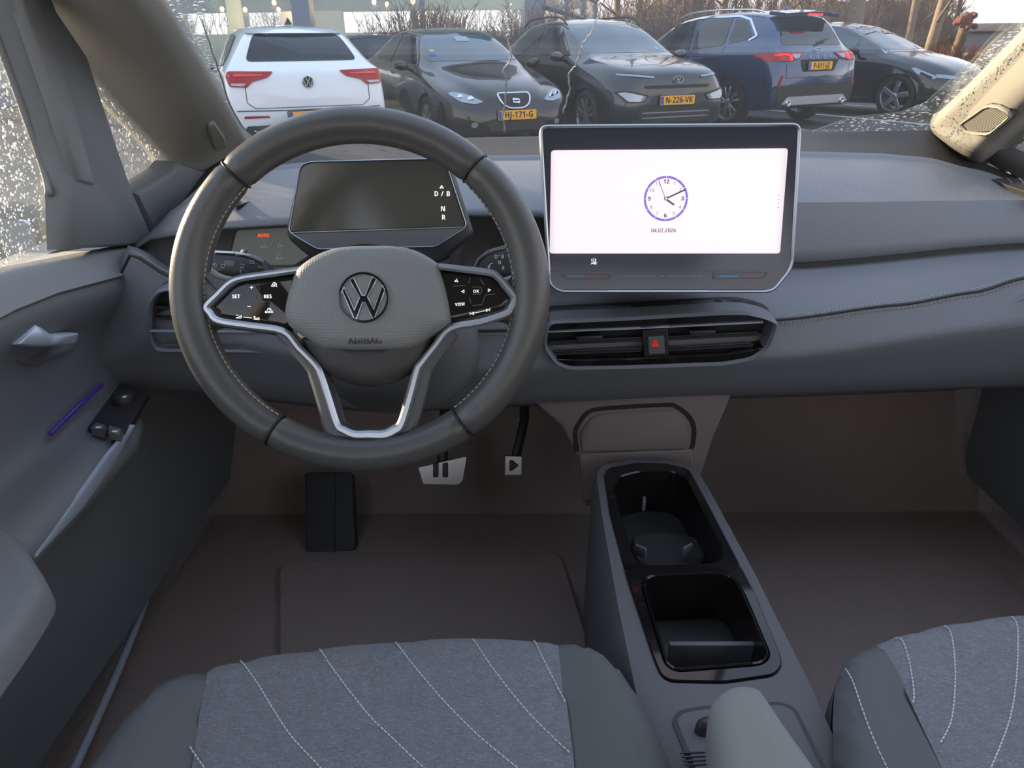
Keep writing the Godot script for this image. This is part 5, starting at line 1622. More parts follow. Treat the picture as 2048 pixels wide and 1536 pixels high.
	var sg := thing("gear_selector", "drive selector stalk marked D B N R beside the wheel rim", "stalk", tg)
	part(sg, "lever", pillow(rounded(trace(tg, [[946, 540], [955, 518], [976, 502], [1005, 493], [1060, 488], [1075, 560], [950, 560]]), 0.008, 4), [[0.001, 0.002], [0.004, 0.006], [0.008, 0.008]], -0.02), M.black_plastic)
	part(sg, "lever_edge", strokes(tg, [[[947, 538], [956, 518], [976, 502], [1005, 493], [1050, 489]]], 0.0018, 0.006, 0.002), M.satin_silver)
	letter(sg, tg, "D", 992, 514, 7, M.print_white, 0.0085)
	letter(sg, tg, "B", 1005, 513, 7, M.print_white, 0.0085)
	letter(sg, tg, "N", 999, 525, 7, M.print_white, 0.0085)
	letter(sg, tg, "R", 1006, 536, 7, M.print_white, 0.0085)
	part(sg, "symbol", strokes(tg, [[[998, 511], [999, 511]], [[977, 538], [976, 533], [979, 530], [980, 534], [977, 536]], [[980, 530], [982, 527], [985, 527]]], 0.0006, 0.0085, 0.0004), M.print_white)
func ring_at(rx: float, ry: float, z: float, y: float) -> PackedVector3Array:
	var out := PackedVector3Array()
	for k in 24: out.append(Vector3(cos(TAU * k / 24) * rx, y - 0.03 + sin(TAU * k / 24) * ry, z))
	return out
func pod_marks_left(p: Node, t: Transform3D) -> void:
	var z := 0.0084
	letter(p, t, "SET", 472, 593, 7.0, M.sign_white, z, true)
	letter(p, t, "RES", 535.5, 593, 7.0, M.sign_white, z, true)
	letter(p, t, "MODE", 538.5, 624, 4.2, M.sign_white, z, true)
	letter(p, t, "CNCL", 548.5, 571.5, 3.6, M.sign_white, z, true)
	part(p, "symbol", strokes(t, [[[500.5, 575], [506, 575]], [[503.2, 572.2], [503.2, 577.8]], [[495.5, 613], [501, 613]], [[545, 569], [546.5, 565.8], [549, 565], [551.5, 566], [553, 569]], [[549, 569], [551, 567]], [[534.5, 620.5], [536, 617.2], [538.5, 616.5], [541, 617.2], [542.5, 620.5]], [[538.5, 620], [540.5, 618]], [[472.5, 636], [482.5, 636], [482.5, 631.5], [472.5, 636]], [[473, 630], [476, 630.3]], [[487.5, 634.5], [503, 636]], [[508, 638.5], [518, 639.5], [518, 635.2], [508, 638.5]], [[507.5, 634], [511, 634.4]], [[509.2, 632.4], [509.2, 636.2]]], 0.0006, z, 0.0003), M.sign_white)
	part(p, "button_gap", strokes(t, [[[489, 588], [489, 597], [491, 599], [511, 599], [513, 588]], [[517, 605], [511, 623]], [[521, 603], [536, 603]], [[456, 602], [475, 602], [482, 606]], [[452, 622], [486, 622.5]], [[517, 567], [519, 579]]], 0.0005, z, 0.0002), M.grey_plastic)
func pod_marks_right(p: Node, t: Transform3D) -> void:
	var z := 0.0084
	letter(p, t, "OK", 952, 582.5, 6.2, M.sign_white, z, true)
	letter(p, t, "VIEW", 920, 608.5, 6.2, M.sign_white, z, true, "lettering", 3.0, 0.9)
	part(p, "symbol", strokes(t, [[[923.5, 583], [928, 580], [928, 585.5], [923.5, 583]], [[981, 580], [976.5, 577.8], [976.5, 583.2], [981, 580]], [[909.5, 562.5], [911.5, 561], [911.5, 563.5], [909.5, 562.5]], [[914, 558], [912.5, 560.5], [916, 562.5], [914.5, 564]], [[940, 625], [940, 629.5]], [[942, 627.2], [947.5, 624.5], [947.5, 629], [942, 627.2]], [[949, 626], [970.5, 621.3]], [[972.5, 618.5], [972.5, 623], [977.5, 619.5], [972.5, 618.5]], [[979.5, 616.5], [979.5, 621.5]]], 0.0006, z, 0.0003), M.sign_white)
	part(p, "button_gap", strokes(t, [[[945, 574], [961, 574.5], [963.5, 577], [963, 586], [960, 588], [945, 589]], [[960, 558.5], [968.5, 570]], [[937, 567], [940, 557]], [[990, 588], [972, 590], [968, 596], [965.5, 607], [963, 609.5], [945, 611]], [[939, 596], [942, 606]], [[907, 572.5], [930, 571]]], 0.0006, z, 0.0002), M.grey_plastic)

# ---------------------------------------------------------------- displays
func build_displays() -> void:
	var t := frame_at(757, 400, 0.86, 14)
	var d := thing("instrument_display", "driver's instrument display hanging dark above the steering wheel hub", "display", t)
	var shell := trace(t, [[597, 338], [606, 325], [622, 321], [875, 314], [893, 320], [903, 340], [938, 446], [944, 462], [940, 474], [902, 506], [885, 524], [640, 530], [600, 500], [576, 478], [571, 462]])
	part(d, "housing", pillow(rounded(shell, 0.006, 3), [[0.0, -0.004], [0.0012, 0.0], [0.0025, 0.0012]], -0.035), M.black_plastic)
	var fr := rounded(trace(t, [[578, 462], [600, 338], [609, 327], [624, 323], [872, 317], [889, 323], [899, 342], [934, 449], [930, 458], [872, 494], [636, 499], [590, 472]]), 0.005, 3)
	part(d, "bezel_edge", frame(fr, 0.0013, -0.002, 0.0042, 0.0006), M.satin_silver)
	part(d, "screen_glass", plate(rounded(trace(t, [[580, 463], [602, 340], [611, 330], [626, 326], [870, 320], [886, 326], [896, 344], [931, 452]]), 0.004, 3), -0.002, 0.0026, 0.0004), M.display_glass)
	part(d, "lower_bezel", plate(rounded(trace(t, [[583, 467], [930, 456], [870, 492], [637, 497], [592, 472]]), 0.004, 3), -0.002, 0.0022, 0.0006), M.grey_plastic)
	part(d, "bezel_line", strokes(t, [[[581, 465], [932, 454]]], 0.0007, 0.003, 0.0004), M.satin_silver)
	part(d, "arrow", strokes(t, [[[880, 376], [883.2, 371], [886.5, 376], [880, 376]]], 0.0009, 0.0030, 0.0003), M.sign_white)
	letter(d, t, "D", 872.5, 387.5, 9.5, M.sign_white, 0.0030, true)
	letter(d, t, "/", 884.5, 387.5, 9.5, M.sign_white, 0.0030, true)
	letter(d, t, "B", 896.5, 387.5, 9.5, M.sign_white, 0.0030, true)
	letter(d, t, "N", 886, 417.5, 9.5, M.sign_white, 0.0030, true)
	letter(d, t, "R", 887, 434.5, 9.5, M.sign_white, 0.0030, true)
	part(d, "mount", grid([lift(moved(rect(0.16, 0.05, 0.01), in_frame(t, 765, 510)), -0.008), lift(moved(rect(0.18, 0.09, 0.02), in_frame(t, 765, 545)), -0.12)], true), M.black_plastic)
	# touchscreen
	var s := frame_at(1335, 415, 0.934, 14)
	var c := thing("touchscreen", "large centre touchscreen showing a clock and a date on pale pink", "display", s)
	var rim := rounded(trace(s, [[1077, 250], [1602, 246], [1586, 536], [1550, 580], [1534, 586], [1118, 586], [1096, 570]]), 0.012, 6)
	part(c, "housing", pillow(inset(ccw(rim), 0.001), [[0.0, -0.006], [0.002, -0.002]], -0.022), M.black_plastic)
	part(c, "silver_rim", frame(rim, 0.0042, -0.014, 0.004, 0.0018), M.satin_silver)
	part(c, "front_glass", plate(inset(ccw(rim), 0.0038), -0.004, 0.0014), M.screen_bezel)
	part(c, "lit_screen", plate(rounded(trace(s, [[1102, 301], [1575, 297], [1559, 507], [1099, 507]]), 0.004, 4), 0.0, 0.0020), M.screen_pink)
	var al := AreaLight3D.new()
	al.name = "screen_light"
	al.area_size = Vector2(0.29, 0.13)
	al.light_color = Color(1.0, 0.94, 0.97)
	al.light_energy = 0.004
	al.area_range = 3.0
	al.shadow_enabled = true
	c.add_child(al)
	var lc := in_frame(s, 1333, 404)
	al.transform = Transform3D(Basis(Vector3.UP, PI), Vector3(lc.x, lc.y, 0.006))
	al.rotation = Vector3.ZERO
	var cc := in_frame(s, 1331, 397.5)
	var cr := absf(in_frame(s, 1375, 397).x - in_frame(s, 1287, 397).x) / 2
	var ck := part(c, "clock_face", plate(moved(disc(cr * 1.09, 48), cc), 0.0015, 0.0023), M.screen_lilac)
	part(ck, "clock_inner", plate(moved(disc(cr * 0.90, 48), cc), 0.0018, 0.00245), M.screen_pink)
	var st := tool()
	for k in 60:
		if k % 5 == 0:
			pass
		var a0 := TAU * (k + (0.16 if k % 5 == 0 else 0.06)) / 60
		var a1 := TAU * (k + (0.84 if k % 5 == 4 else 0.94)) / 60
		var p := PackedVector2Array()
		for q in [[a0, 0.90], [a1, 0.90], [a1, 1.0], [a0, 1.0]]: p.append(cc + Vector2(sin(q[0]), cos(q[0])) * cr * q[1])
		add_plate(st, p, 0.002, 0.0028)
	part(ck, "minute_ring", done(st), M.screen_violet)
	for k in range(1, 13):
		var a := TAU * k / 12
		var big := k % 3 == 0
		var q := cc + Vector2(sin(a), cos(a)) * cr * 0.75
		var hh := cr * (0.175 if big else 0.155)
		part(ck, "numeral", words(str(k), hh, big, 0.0004), M.screen_ink if big else M.screen_grey, Transform3D(Basis(), Vector3(q.x, q.y, 0.0027)))
	for hnd in [[1369, 380, 0.0017, "minute_hand"], [1347, 409, 0.0019, "hour_hand"], [1318, 362, 0.0005, "second_hand"]]:
		part(ck, hnd[3], strokes(s, [[[1331, 397.5], [hnd[0], hnd[1]]]], hnd[2], 0.0034, 0.0003), M.screen_ink)
	part(ck, "hand_hub", plate(moved(disc(0.0023, 20), cc), 0.003, 0.0042), M.screen_ink)
	part(ck, "hub_centre", plate(moved(disc(0.0014, 20), cc), 0.004, 0.0045), M.screen_pink)
	letter(c, s, "04.02.2026", 1327, 461, 7.4, M.screen_ink, 0.0026, false, "date")
	for v in [391, 399, 407, 415]:
		var q := in_frame(s, 1556.5 - (v - 391) * 0.07, v)
		part(c, "page_dot", plate(moved(disc(0.0006, 8), q), 0.002, 0.0026), M.screen_ink if v == 415 else M.screen_grey)
	part(c, "heater_symbol", strokes(s, [[[1184, 525], [1184, 518], [1183, 520]], [[1187.5, 525], [1187.5, 517]], [[1191, 525], [1191, 518], [1192, 520]], [[1182, 528], [1186, 526], [1190, 528]], [[1189, 524], [1192, 529]], [[1187, 528], [1194, 525.5]]], 0.0008, 0.0022, 0.0004), M.sign_white)
	part(c, "power_symbol", strokes(s, [[[1105, 548.5], [1103.8, 551.5], [1105.2, 554.5], [1108.3, 554.5], [1109.8, 551.5], [1108.5, 548.5]], [[1106.8, 547], [1106.8, 551]]], 0.0006, 0.0022, 0.0003), M.print_white)
	# touch slider under the screen
	var sb := part(c, "slider_bar", plate(trace(s, [[1098, 541], [1582, 541], [1577, 548], [1550, 577], [1535, 580], [1120, 580], [1101, 568]]), 0.0, 0.0026, 0.0008), M.screen_bezel)
	part(sb, "slider_groove", frame(rounded(trace(s, [[1118, 546], [1222, 545], [1222, 558], [1132, 558]]), 0.002, 3), 0.0012, 0.002, 0.0042, 0.0005), M.grey_plastic)
	part(sb, "slider_groove", frame(rounded(trace(s, [[1428, 545], [1536, 543], [1526, 556], [1428, 558]]), 0.002, 3), 0.0012, 0.002, 0.0042, 0.0005), M.grey_plastic)
	for q in [1220, 1428]: part(sb, "slider_notch", strokes(s, [[[q, 546], [q - 1, 557]]], 0.0016, 0.0034, 0.0008), M.grey_plastic)
	part(sb, "slider_line", strokes(s, [[[1246, 552.5], [1312, 552.5]], [[1336, 552.5], [1404, 552.5]], [[1233, 552.5], [1237, 552.5]], [[1321, 553.5], [1328, 553.5], [1328, 550.5], [1321, 553.5]], [[1415, 552], [1418, 552]]], 0.0006, 0.0032, 0.0004), M.print_grey)
	part(sb, "cold_mark", strokes(s, [[[1134, 552], [1168, 552]], [[1440, 552.5], [1475, 552.5]]], 0.0008, 0.0032, 0.0004), M.sticker_blue)
	part(sb, "warm_mark", strokes(s, [[[1174, 552], [1210, 552.5]], [[1486, 552.5], [1518, 552.5]]], 0.0008, 0.0032, 0.0004), M.lamp_red)
	part(c, "screen_mount", box(Vector3(0.0, -0.05, -0.06), Vector3(0.16, 0.08, 0.10)), M.black_plastic)

# ---------------------------------------------------------------- console, pedals
func build_console() -> void:
	# panel under the centre of the dashboard
	var t := upright(1270, 880, -1.03, -4)
	var p := thing("console_panel", "grey panel with an arched flap under the centre of the dashboard", "panel", t)
	part(p, "panel_face", pillow(trace(t, [[1066, 800], [1464, 784], [1428, 870], [1402, 950], [1398, 1010], [1168, 1010], [1162, 930], [1120, 850]]), [[0.003, 0.006], [0.007, 0.008]], -0.05), M.panel_grey)
	var arch := smooth2(trace(t, [[1154, 905], [1150, 868], [1158, 848], [1176, 826], [1210, 818], [1330, 811], [1352, 814], [1376, 832], [1388, 856], [1386, 890], [1380, 902]], 0.01), 3, false)
	part(p, "arch_groove", ribbon(arch, [0.009, 0.009], 0.006, 0.0085, 0.001), M.black_plastic)
	part(p, "flap", pillow(rounded(trace(t, [[1162, 905], [1160, 866], [1182, 836], [1212, 828], [1330, 820], [1350, 823], [1370, 838], [1379, 860], [1374, 900]], 0.012), 0.008, 3), [[0.001, 0.011], [0.003, 0.013]], 0.006), M.panel_grey)
	part(p, "flap_shelf", plate(trace(t, [[1160, 908], [1384, 900], [1388, 1000], [1166, 1000]], 0.012), 0.004, 0.013, 0.002), M.panel_grey)
	# console between the seats
	var l := level(0.60)
	var c := thing("centre_console", "long low console with a glossy black cup holder and tray between the seats", "console", l)
	var outer := rounded(trace(l, [[1192, 950], [1206, 932], [1260, 922], [1340, 924], [1392, 940], [1420, 985], [1508, 1147], [1561, 1255], [1617, 1366], [1700, 1550], [1790, 1720], [1400, 1720], [1310, 1536], [1271, 1384], [1236, 1216], [1205, 1040]]), 0.01, 3)
	part(c, "side_shell", grid([lift(ccw(outer), 0.0), lift(inset(ccw(outer), -0.006), -0.012), lift(inset(ccw(outer), -0.012), -0.28)], true), M.console_plastic)
	var panel := rounded(trace(l, [[1209, 951], [1218, 940], [1270, 930], [1330, 931], [1376, 942], [1400, 985], [1477, 1133], [1505, 1188], [1554, 1307], [1561, 1335], [1546, 1354], [1449, 1368], [1341, 1366], [1323, 1356], [1306, 1314], [1254, 1157], [1221, 1033]]), 0.006, 3)
	part(c, "upper_rim", deck(ccw(outer), ccw(panel), in_frame(l, 1340, 1150), 0.002, 0.01, 200), M.console_plastic)
	var split := trace(l, [[1100, 1140], [1700, 1140], [1700, 800], [1100, 800]])
	var cup_area: PackedVector2Array = Geometry2D.intersect_polygons(ccw(panel), ccw(split))[0]
	var tray_area: PackedVector2Array = Geometry2D.clip_polygons(ccw(panel), ccw(split))[0]
	var cup := rounded(trace(l, [[1228, 975], [1240, 956], [1290, 944], [1345, 946], [1374, 962], [1398, 1010], [1446, 1104], [1440, 1124], [1420, 1130], [1292, 1134], [1272, 1126], [1262, 1100], [1238, 1020]]), 0.012, 4)
	part(c, "cup_holder", deck(ccw(cup_area), ccw(cup), in_frame(l, 1335, 1040), 0.004, 0.075), M.gloss_black)
	part(c, "cup_floor", plate(cup, -0.08, -0.070), M.black_plastic)
	part(c, "cup_step", plate(rounded(trace(l, [[1262, 1060], [1300, 1050], [1345, 1052], [1400, 1062], [1420, 1090], [1408, 1110], [1380, 1118], [1290, 1120], [1272, 1112]], -0.04), 0.01, 3), -0.075, -0.05, 0.004), M.black_plastic)
	for q in [[1288, 1004, 80], [1281, 1099, -40], [1375, 1097, 35]]:
		part(c, "grip_tab", pillow(moved(rect(0.005, 0.018, 0.002), Vector2.ZERO), [[0.0, 0.004], [0.0015, 0.006]], -0.01), M.grey_plastic, Transform3D(Basis(Vector3.BACK, deg_to_rad(q[2] - 90)), Vector3(in_frame(l, q[0], q[1], -0.03).x, in_frame(l, q[0], q[1], -0.03).y, -0.03)))
	var tray := rounded(trace(l, [[1284, 1180], [1290, 1164], [1304, 1157], [1428, 1151], [1450, 1155], [1470, 1166], [1486, 1192], [1536, 1312], [1535, 1322], [1526, 1332], [1510, 1337], [1360, 1349], [1345, 1346], [1330, 1334]]), 0.01, 4)
	part(c, "tray_frame", deck(ccw(tray_area), ccw(tray), in_frame(l, 1400, 1250), 0.005, 0.07), M.gloss_black)
	part(c, "tray_rim", frame(tray, 0.003, 0.002, 0.0075, 0.0014), M.gloss_black)
	part(c, "tray_floor", plate(tray, -0.075, -0.066), M.black_plastic)
	part(c, "tray_divider", box(Vector3(in_frame(l, 1430, 1300, -0.03).x, in_frame(l, 1430, 1300, -0.03).y, -0.045), Vector3(0.105, 0.006, 0.05)), M.grey_plastic)
	var rear := rounded(trace(l, [[1342, 1445], [1356, 1426], [1400, 1417], [1560, 1408], [1590, 1420], [1700, 1640], [1420, 1640]]), 0.008, 3)
	part(c, "rear_well", plate(rear, -0.004, 0.0035), M.black_plastic)
	part(c, "rear_mat", plate(inset(ccw(rear), 0.004), 0.0, 0.0045, 0.001), M.console_plastic)
	for v in [1506, 1514, 1522, 1530]:
		part(c, "mat_rib", strokes(l, [[[1362 + (v - 1506) * 0.4, v], [1440, v - 3]]], 0.0012, 0.005, 0.0006), M.black_plastic)
	part(c, "release_knob", pillow(moved(disc(0.013, 18, 0.008), Vector2.ZERO), [[0.001, 0.010], [0.004, 0.014], [0.006, 0.015]], 0.0), M.black_plastic, Transform3D(Basis(Vector3.BACK, 0.4), Vector3(in_frame(l, 1412, 1465).x, in_frame(l, 1412, 1465).y, 0.003)))
	# folding armrest
	var la := level(0.69)
	var ar := thing("armrest", "rounded grey cloth armrest folded down over the console", "armrest", la)
	var ao := smooth2(trace(la, [[1423, 1405], [1430, 1384], [1452, 1366], [1484, 1359], [1519, 1366], [1537, 1384], [1575, 1440], [1623, 1506], [1660, 1560], [1720, 1660], [1500, 1660], [1450, 1560], [1436, 1490], [1427, 1440]]), 3)
	part(ar, "cushion", pillow(ao, [[-0.001, -0.03], [0.0, -0.012], [0.004, -0.004], [0.010, 0.0], [0.018, 0.002]], -0.055), M.rest_cloth)
	var sr := tool()
	for k in 26:
		var a := in_frame(la, 1425 + k * 0.75, 1408 + k * 5.4, -0.01)
		add_tube(sr, PackedVector3Array([Vector3(a.x - 0.0005, a.y, -0.035), Vector3(a.x, a.y, -0.012), Vector3(a.x + 0.005, a.y, -0.003)]), 0.0006, 4)
	part(ar, "ribbing", done(sr), M.rest_cloth).set_meta("kind", "stuff")
	# pedals
	var tb := upright(883, 942, -1.17, 22)
	var b := thing("brake_pedal", "steel brake pedal pierced by two upright slots", "pedal", tb)
	part(b, "pedal_plate", plate(rounded(trace(tb, [[836, 934], [932, 912], [934, 916], [926, 962], [916, 970], [846, 968]]), 0.003, 3), -0.006, 0.003, 0.001), M.pedal_steel)
	for u in [872, 891]:
		part(b, "rubber_bar", plate(rounded(trace(tb, [[u - 5.5, 926], [u + 5.5, 924], [u + 5.5, 954], [u - 5.5, 954]]), 0.003, 3), -0.002, 0.0055, 0.001), M.black_plastic)
	part(b, "pedal_arm", tube(PackedVector3Array([Vector3(0, 0, -0.006), Vector3(0.0, 0.08, -0.06), Vector3(0, 0.25, -0.12)]), 0.01, 6), M.black_plastic)
	var tx := upright(1028, 931, -1.17, 22)
	var x := thing("accelerator_pedal", "steel accelerator pedal with a dark play triangle", "pedal", tx)
	part(x, "pedal_plate", plate(rounded(trace(tx, [[1010, 911], [1044, 912], [1044, 950], [1009, 950]]), 0.002, 3), -0.006, 0.003, 0.001), M.pedal_steel)
	part(x, "play_triangle", plate(rounded(trace(tx, [[1019, 920], [1024, 919], [1038, 930], [1024, 941], [1019, 941]]), 0.002, 3), -0.002, 0.0055, 0.001), M.black_plastic)
	part(x, "pedal_arm", tube(PackedVector3Array([Vector3(0, 0, -0.006), Vector3(0.02, 0.08, -0.05), Vector3(0.02, 0.22, -0.10)]), 0.01, 6), M.black_plastic)
	# footrest and mats
	var tf := upright(660, 1030, -1.20, 40)
	var f := thing("footrest", "dark rubber footrest beside the pedals", "footrest", tf)
	part(f, "rest_plate", plate(rounded(trace(tf, [[610, 945], [705, 945], [712, 1100], [612, 1112]]), 0.006, 3), -0.02, 0.002, 0.002), M.black_plastic)
	part(f, "rest_rib", strokes(tf, [[[669, 948], [668, 1104]]], 0.003, 0.004, 0.002), M.black_plastic)
	var ml := level(0.305)
	single("floor_mat", plate(rounded(trace(ml, [[560, 1130], [1120, 1110], [1180, 1300], [1190, 1420], [560, 1420]]), 0.03, 4), -0.004, 0.006, 0.002), M.carpet, "dark carpet mat in the driver's footwell", "mat", ml)
	single("floor_mat", plate(rounded(PackedVector2Array([Vector2(0.42, 0.55), Vector2(0.88, 0.55), Vector2(0.88, 1.12), Vector2(0.42, 1.12)]), 0.03, 4), -0.004, 0.006, 0.002), M.carpet, "dark carpet mat in the passenger footwell", "mat", ml)

# ---------------------------------------------------------------- doors
func build_doors() -> void:
	var d := thing("driver_door", "grey driver's door panel with a silver handle and window switches", "car door")
	var rows := []
	var zs := [-1.5, -1.22, -1.14, -1.06, -1.0, -0.95, -0.9, -0.84, -0.76, -0.66, -0.5, -0.3, -0.1, 0.15]
	for z in zs:
		var sill: float = lerpf(0.905, 0.965, clampf((z + 1.2) / 0.4, 0, 1))
		var a: float = smoothstep(-1.0, -0.86, z)
		var pts := [Vector3(-0.645, sill + 0.004, z), Vector3(-0.62, sill + 0.003, z), Vector3(-0.590, sill - 0.006, z), Vector3(-0.565, sill - 0.03, z), Vector3(-0.572, sill - 0.06, z), Vector3(-0.60, sill - 0.10, z), Vector3(-0.612, 0.80, z), Vector3(-0.608, 0.748, z), Vector3(lerpf(-0.61, -0.545, a), 0.742, z), Vector3(lerpf(-0.61, -0.518, a), 0.730, z), Vector3(lerpf(-0.612, -0.520, a), 0.705, z), Vector3(lerpf(-0.615, -0.555, a), 0.67, z), Vector3(-0.615, 0.62, z), Vector3(-0.625, 0.5, z), Vector3(-0.63, 0.36, z)]
		rows.append(smooth_line(pts, 3))
	part(d, "door_card", slab(rows, Vector3(-0.03, 0, 0)), M.door_plastic)
	# light upper pad
	var pad := []
	for z in zs:
		var sill: float = lerpf(0.905, 0.965, clampf((z + 1.2) / 0.4, 0, 1))
		pad.append(smooth_line([Vector3(-0.62, sill + 0.008, z), Vector3(-0.592, sill + 0.002, z), Vector3(-0.560, sill - 0.024, z)], 4))
	part(d, "upper_pad", slab(pad, Vector3(-0.01, -0.008, 0)), M.door_pad)
	# pull handle
	var th := side_left(-0.575)
	var h := part(d, "handle", pillow(rounded(trace(th, [[20, 690], [58, 647], [72, 654], [92, 668], [145, 664], [146, 670], [138, 690], [90, 694]]), 0.003, 3), [[0.001, 0.006], [0.004, 0.010]], -0.01), M.satin_light, th)
	part(h, "handle_bowl", pillow(rounded(trace(side_left(-0.600), [[25, 610], [120, 540], [190, 560], [172, 640], [148, 700], [60, 738], [10, 720]]), 0.012, 3), [[0.003, 0.002], [0.008, -0.003]], -0.02), M.grey_plastic, Transform3D(Basis(), Vector3(0, 0, -0.022)))
	# window switches
	var ls := level(0.747)
	var s := part(d, "switch_plate", plate(rounded(trace(ls, [[174, 860], [238, 772], [298, 788], [250, 872]]), 0.004, 3), -0.006, 0.003, 0.001), M.black_plastic, ls)
	part(s, "mirror_dial", lathe([[0.015, 0.0], [0.015, 0.010], [0.012, 0.013], [0.0, 0.014]], 20), M.black_plastic, Transform3D(Basis(), Vector3(in_frame(ls, 250, 806).x, in_frame(ls, 250, 806).y, 0.003)))
	part(s, "dial_mark", plate(moved(disc(0.003, 10), in_frame(ls, 249, 794, 0.017)), 0.017, 0.0178), M.print_white)
	for q in [[[180, 858], [193, 846], [213, 851], [207, 866]], [[214, 867], [218, 852], [245, 858], [240, 872]]]:
		var k := part(s, "window_switch", pillow(rounded(trace(ls, q, 0.008), 0.002, 3), [[0.001, 0.008], [0.002, 0.010]], 0.0), M.grey_plastic)
		var m := in_frame(ls, (q[0][0] + q[2][0]) / 2.0, (q[0][1] + q[2][1]) / 2.0, 0.0105)
		part(k, "switch_mark", plate(moved(rect(0.007, 0.003, 0.001), m), 0.009, 0.0108), M.print_white)
	# satin strip along the armrest edge
	var strip := []
	for q in [[265, 852, 0.5], [240, 890, 1.6], [215, 925, 2.2], [165, 995, 2.0], [110, 1062, 1.2], [66, 1114, 0.5]]:
		var p := on_x(q[0], q[1], -0.517)
		strip.append(PackedVector3Array([p + Vector3(0.003, q[2] * 0.004, 0), p + Vector3(0.004, 0, 0), p + Vector3(0.001, -q[2] * 0.005, 0)]))
	part(d, "armrest_strip", slab(mix_rows(strip, 4), Vector3(-0.006, 0, 0)), M.satin_light)
	part(d, "armrest_pad", pillow(rounded(trace(level(0.752), [[-40, 1010], [36, 1058], [98, 1150], [40, 1240], [-60, 1370], [-500, 1420], [-300, 1100]]), 0.02, 4), [[0.002, 0.004], [0.008, 0.009], [0.016, 0.011]], -0.02), M.door_pad, level(0.735))
	# ambient light line
	var am := part(d, "ambient_light_line", tube(PackedVector3Array([on_x(204, 770, -0.596), on_x(170, 800, -0.598), on_x(100, 868, -0.598)]), 0.0035, 6), M.ambient_violet)
	var ol := OmniLight3D.new()
	ol.name = "ambient_glow"
	ol.light_color = Color(0.45, 0.25, 1.0)
	ol.light_energy = 0.00004
	ol.omni_range = 2.0
	ol.light_size = 0.03
	ol.shadow_enabled = true
	am.add_child(ol)
	ol.position = on_x(170, 800, -0.57)
	# window frame of the door
	var tf := side_left(-0.60)
	var band := trace(tf, [[40, -140], [104, 20], [165, 110], [210, 245], [258, 385], [297, 470], [280, 492]])
	band.append_array(trace(tf, [[94, 500], [88, 345], [50, 230], [0, 92], [-60, -60], [-100, -200]], -0.03))
	var wf := part(d, "window_frame", pillow(band, [[0.002, 0.004], [0.006, 0.008]], -0.03), M.door_plastic, tf)
	part(wf, "frame_cover", pillow(trace(tf, [[-30, -140], [10, -140], [66, 20], [128, 200], [174, 372], [138, 362], [92, 215], [24, 20]]), [[0.002, 0.012], [0.005, 0.014]], 0.0), M.door_pad)
	part(wf, "window_seal", tube(smooth_line([on_x(-60, -60, -0.63), on_x(0, 90, -0.63), on_x(50, 228, -0.63), on_x(89, 342, -0.63), on_x(98, 390, -0.62)], 4), 0.005, 6), M.door_pad, tf.affine_inverse())
	part(d, "window_pane", plate(trace(left_side, [[-20, 60], [0, 85], [90, 335], [96, 505], [0, 552], [-600, 800], [-1500, 800], [-1500, -500], [-200, -300]]), -0.004, 0.0), M.misted_glass, left_side)
	# outside mirror
	var mp := on_x(34, 478, -0.84)
	var mm := thing("outside_mirror", "dark outside mirror housing beyond the driver's window", "mirror", Transform3D(Basis(), mp))
	var mr := []
	for j in 9:
		var a := PI * j / 8.0
		var row := PackedVector3Array()
		for k in 14:
			var q := TAU * k / 14
			row.append(Vector3(cos(q) * 0.10 * pow(sin(a), 0.5) - 0.02, sin(q) * 0.062 * pow(sin(a), 0.5), -cos(a) * 0.07))
		mr.append(row)
	part(mm, "housing", grid(mr, true), M.black_plastic)
	part(mm, "mirror_glass", plate(rect(0.15, 0.09, 0.02), 0.058, 0.066), M.mirror)
	part(mm, "foot", rod(Vector3(0.06, -0.04, -0.02), Vector3(0.19, -0.06, -0.02), 0.02, 8), M.black_plastic)
	# sill strip below the door
	single("sill_strip", tube(smooth_line([on_y(345, 1020, 0.335), on_y(318, 1110, 0.335), on_y(280, 1230, 0.335), on_y(230, 1355, 0.335), on_y(165, 1500, 0.335), on_y(100, 1640, 0.335)], 5), 0.0065, 8), M.satin_light, "grey sill strip along the floor beside the driver seat", "trim")
	var rd := thing("passenger_door", "dark passenger's door panel beside the footwell", "car door")
	var rr := []
	for z in [-1.35, -1.1, -0.8, -0.4, 0.0, 0.3]:
		rr.append(smooth_line([Vector3(0.975, 0.955, z), Vector3(0.93, 0.945, z), Vector3(0.90, 0.91, z), Vector3(0.935, 0.84, z), Vector3(0.935, 0.76, z), Vector3(0.86 if z > -0.9 else 0.92, 0.735, z), Vector3(0.86 if z > -0.9 else 0.92, 0.70, z), Vector3(0.94, 0.64, z), Vector3(0.95, 0.36, z)], 3))
	part(rd, "door_card", slab(rr, Vector3(0.02, 0, 0)), M.door_plastic)
	part(rd, "upper_pad", slab([PackedVector3Array([Vector3(0.965, 0.962, -1.3), Vector3(0.93, 0.952, -1.3), Vector3(0.895, 0.918, -1.3)]), PackedVector3Array([Vector3(0.965, 0.975, 0.3), Vector3(0.93, 0.965, 0.3), Vector3(0.895, 0.93, 0.3)])], Vector3(0.005, -0.01, 0)), M.door_pad)

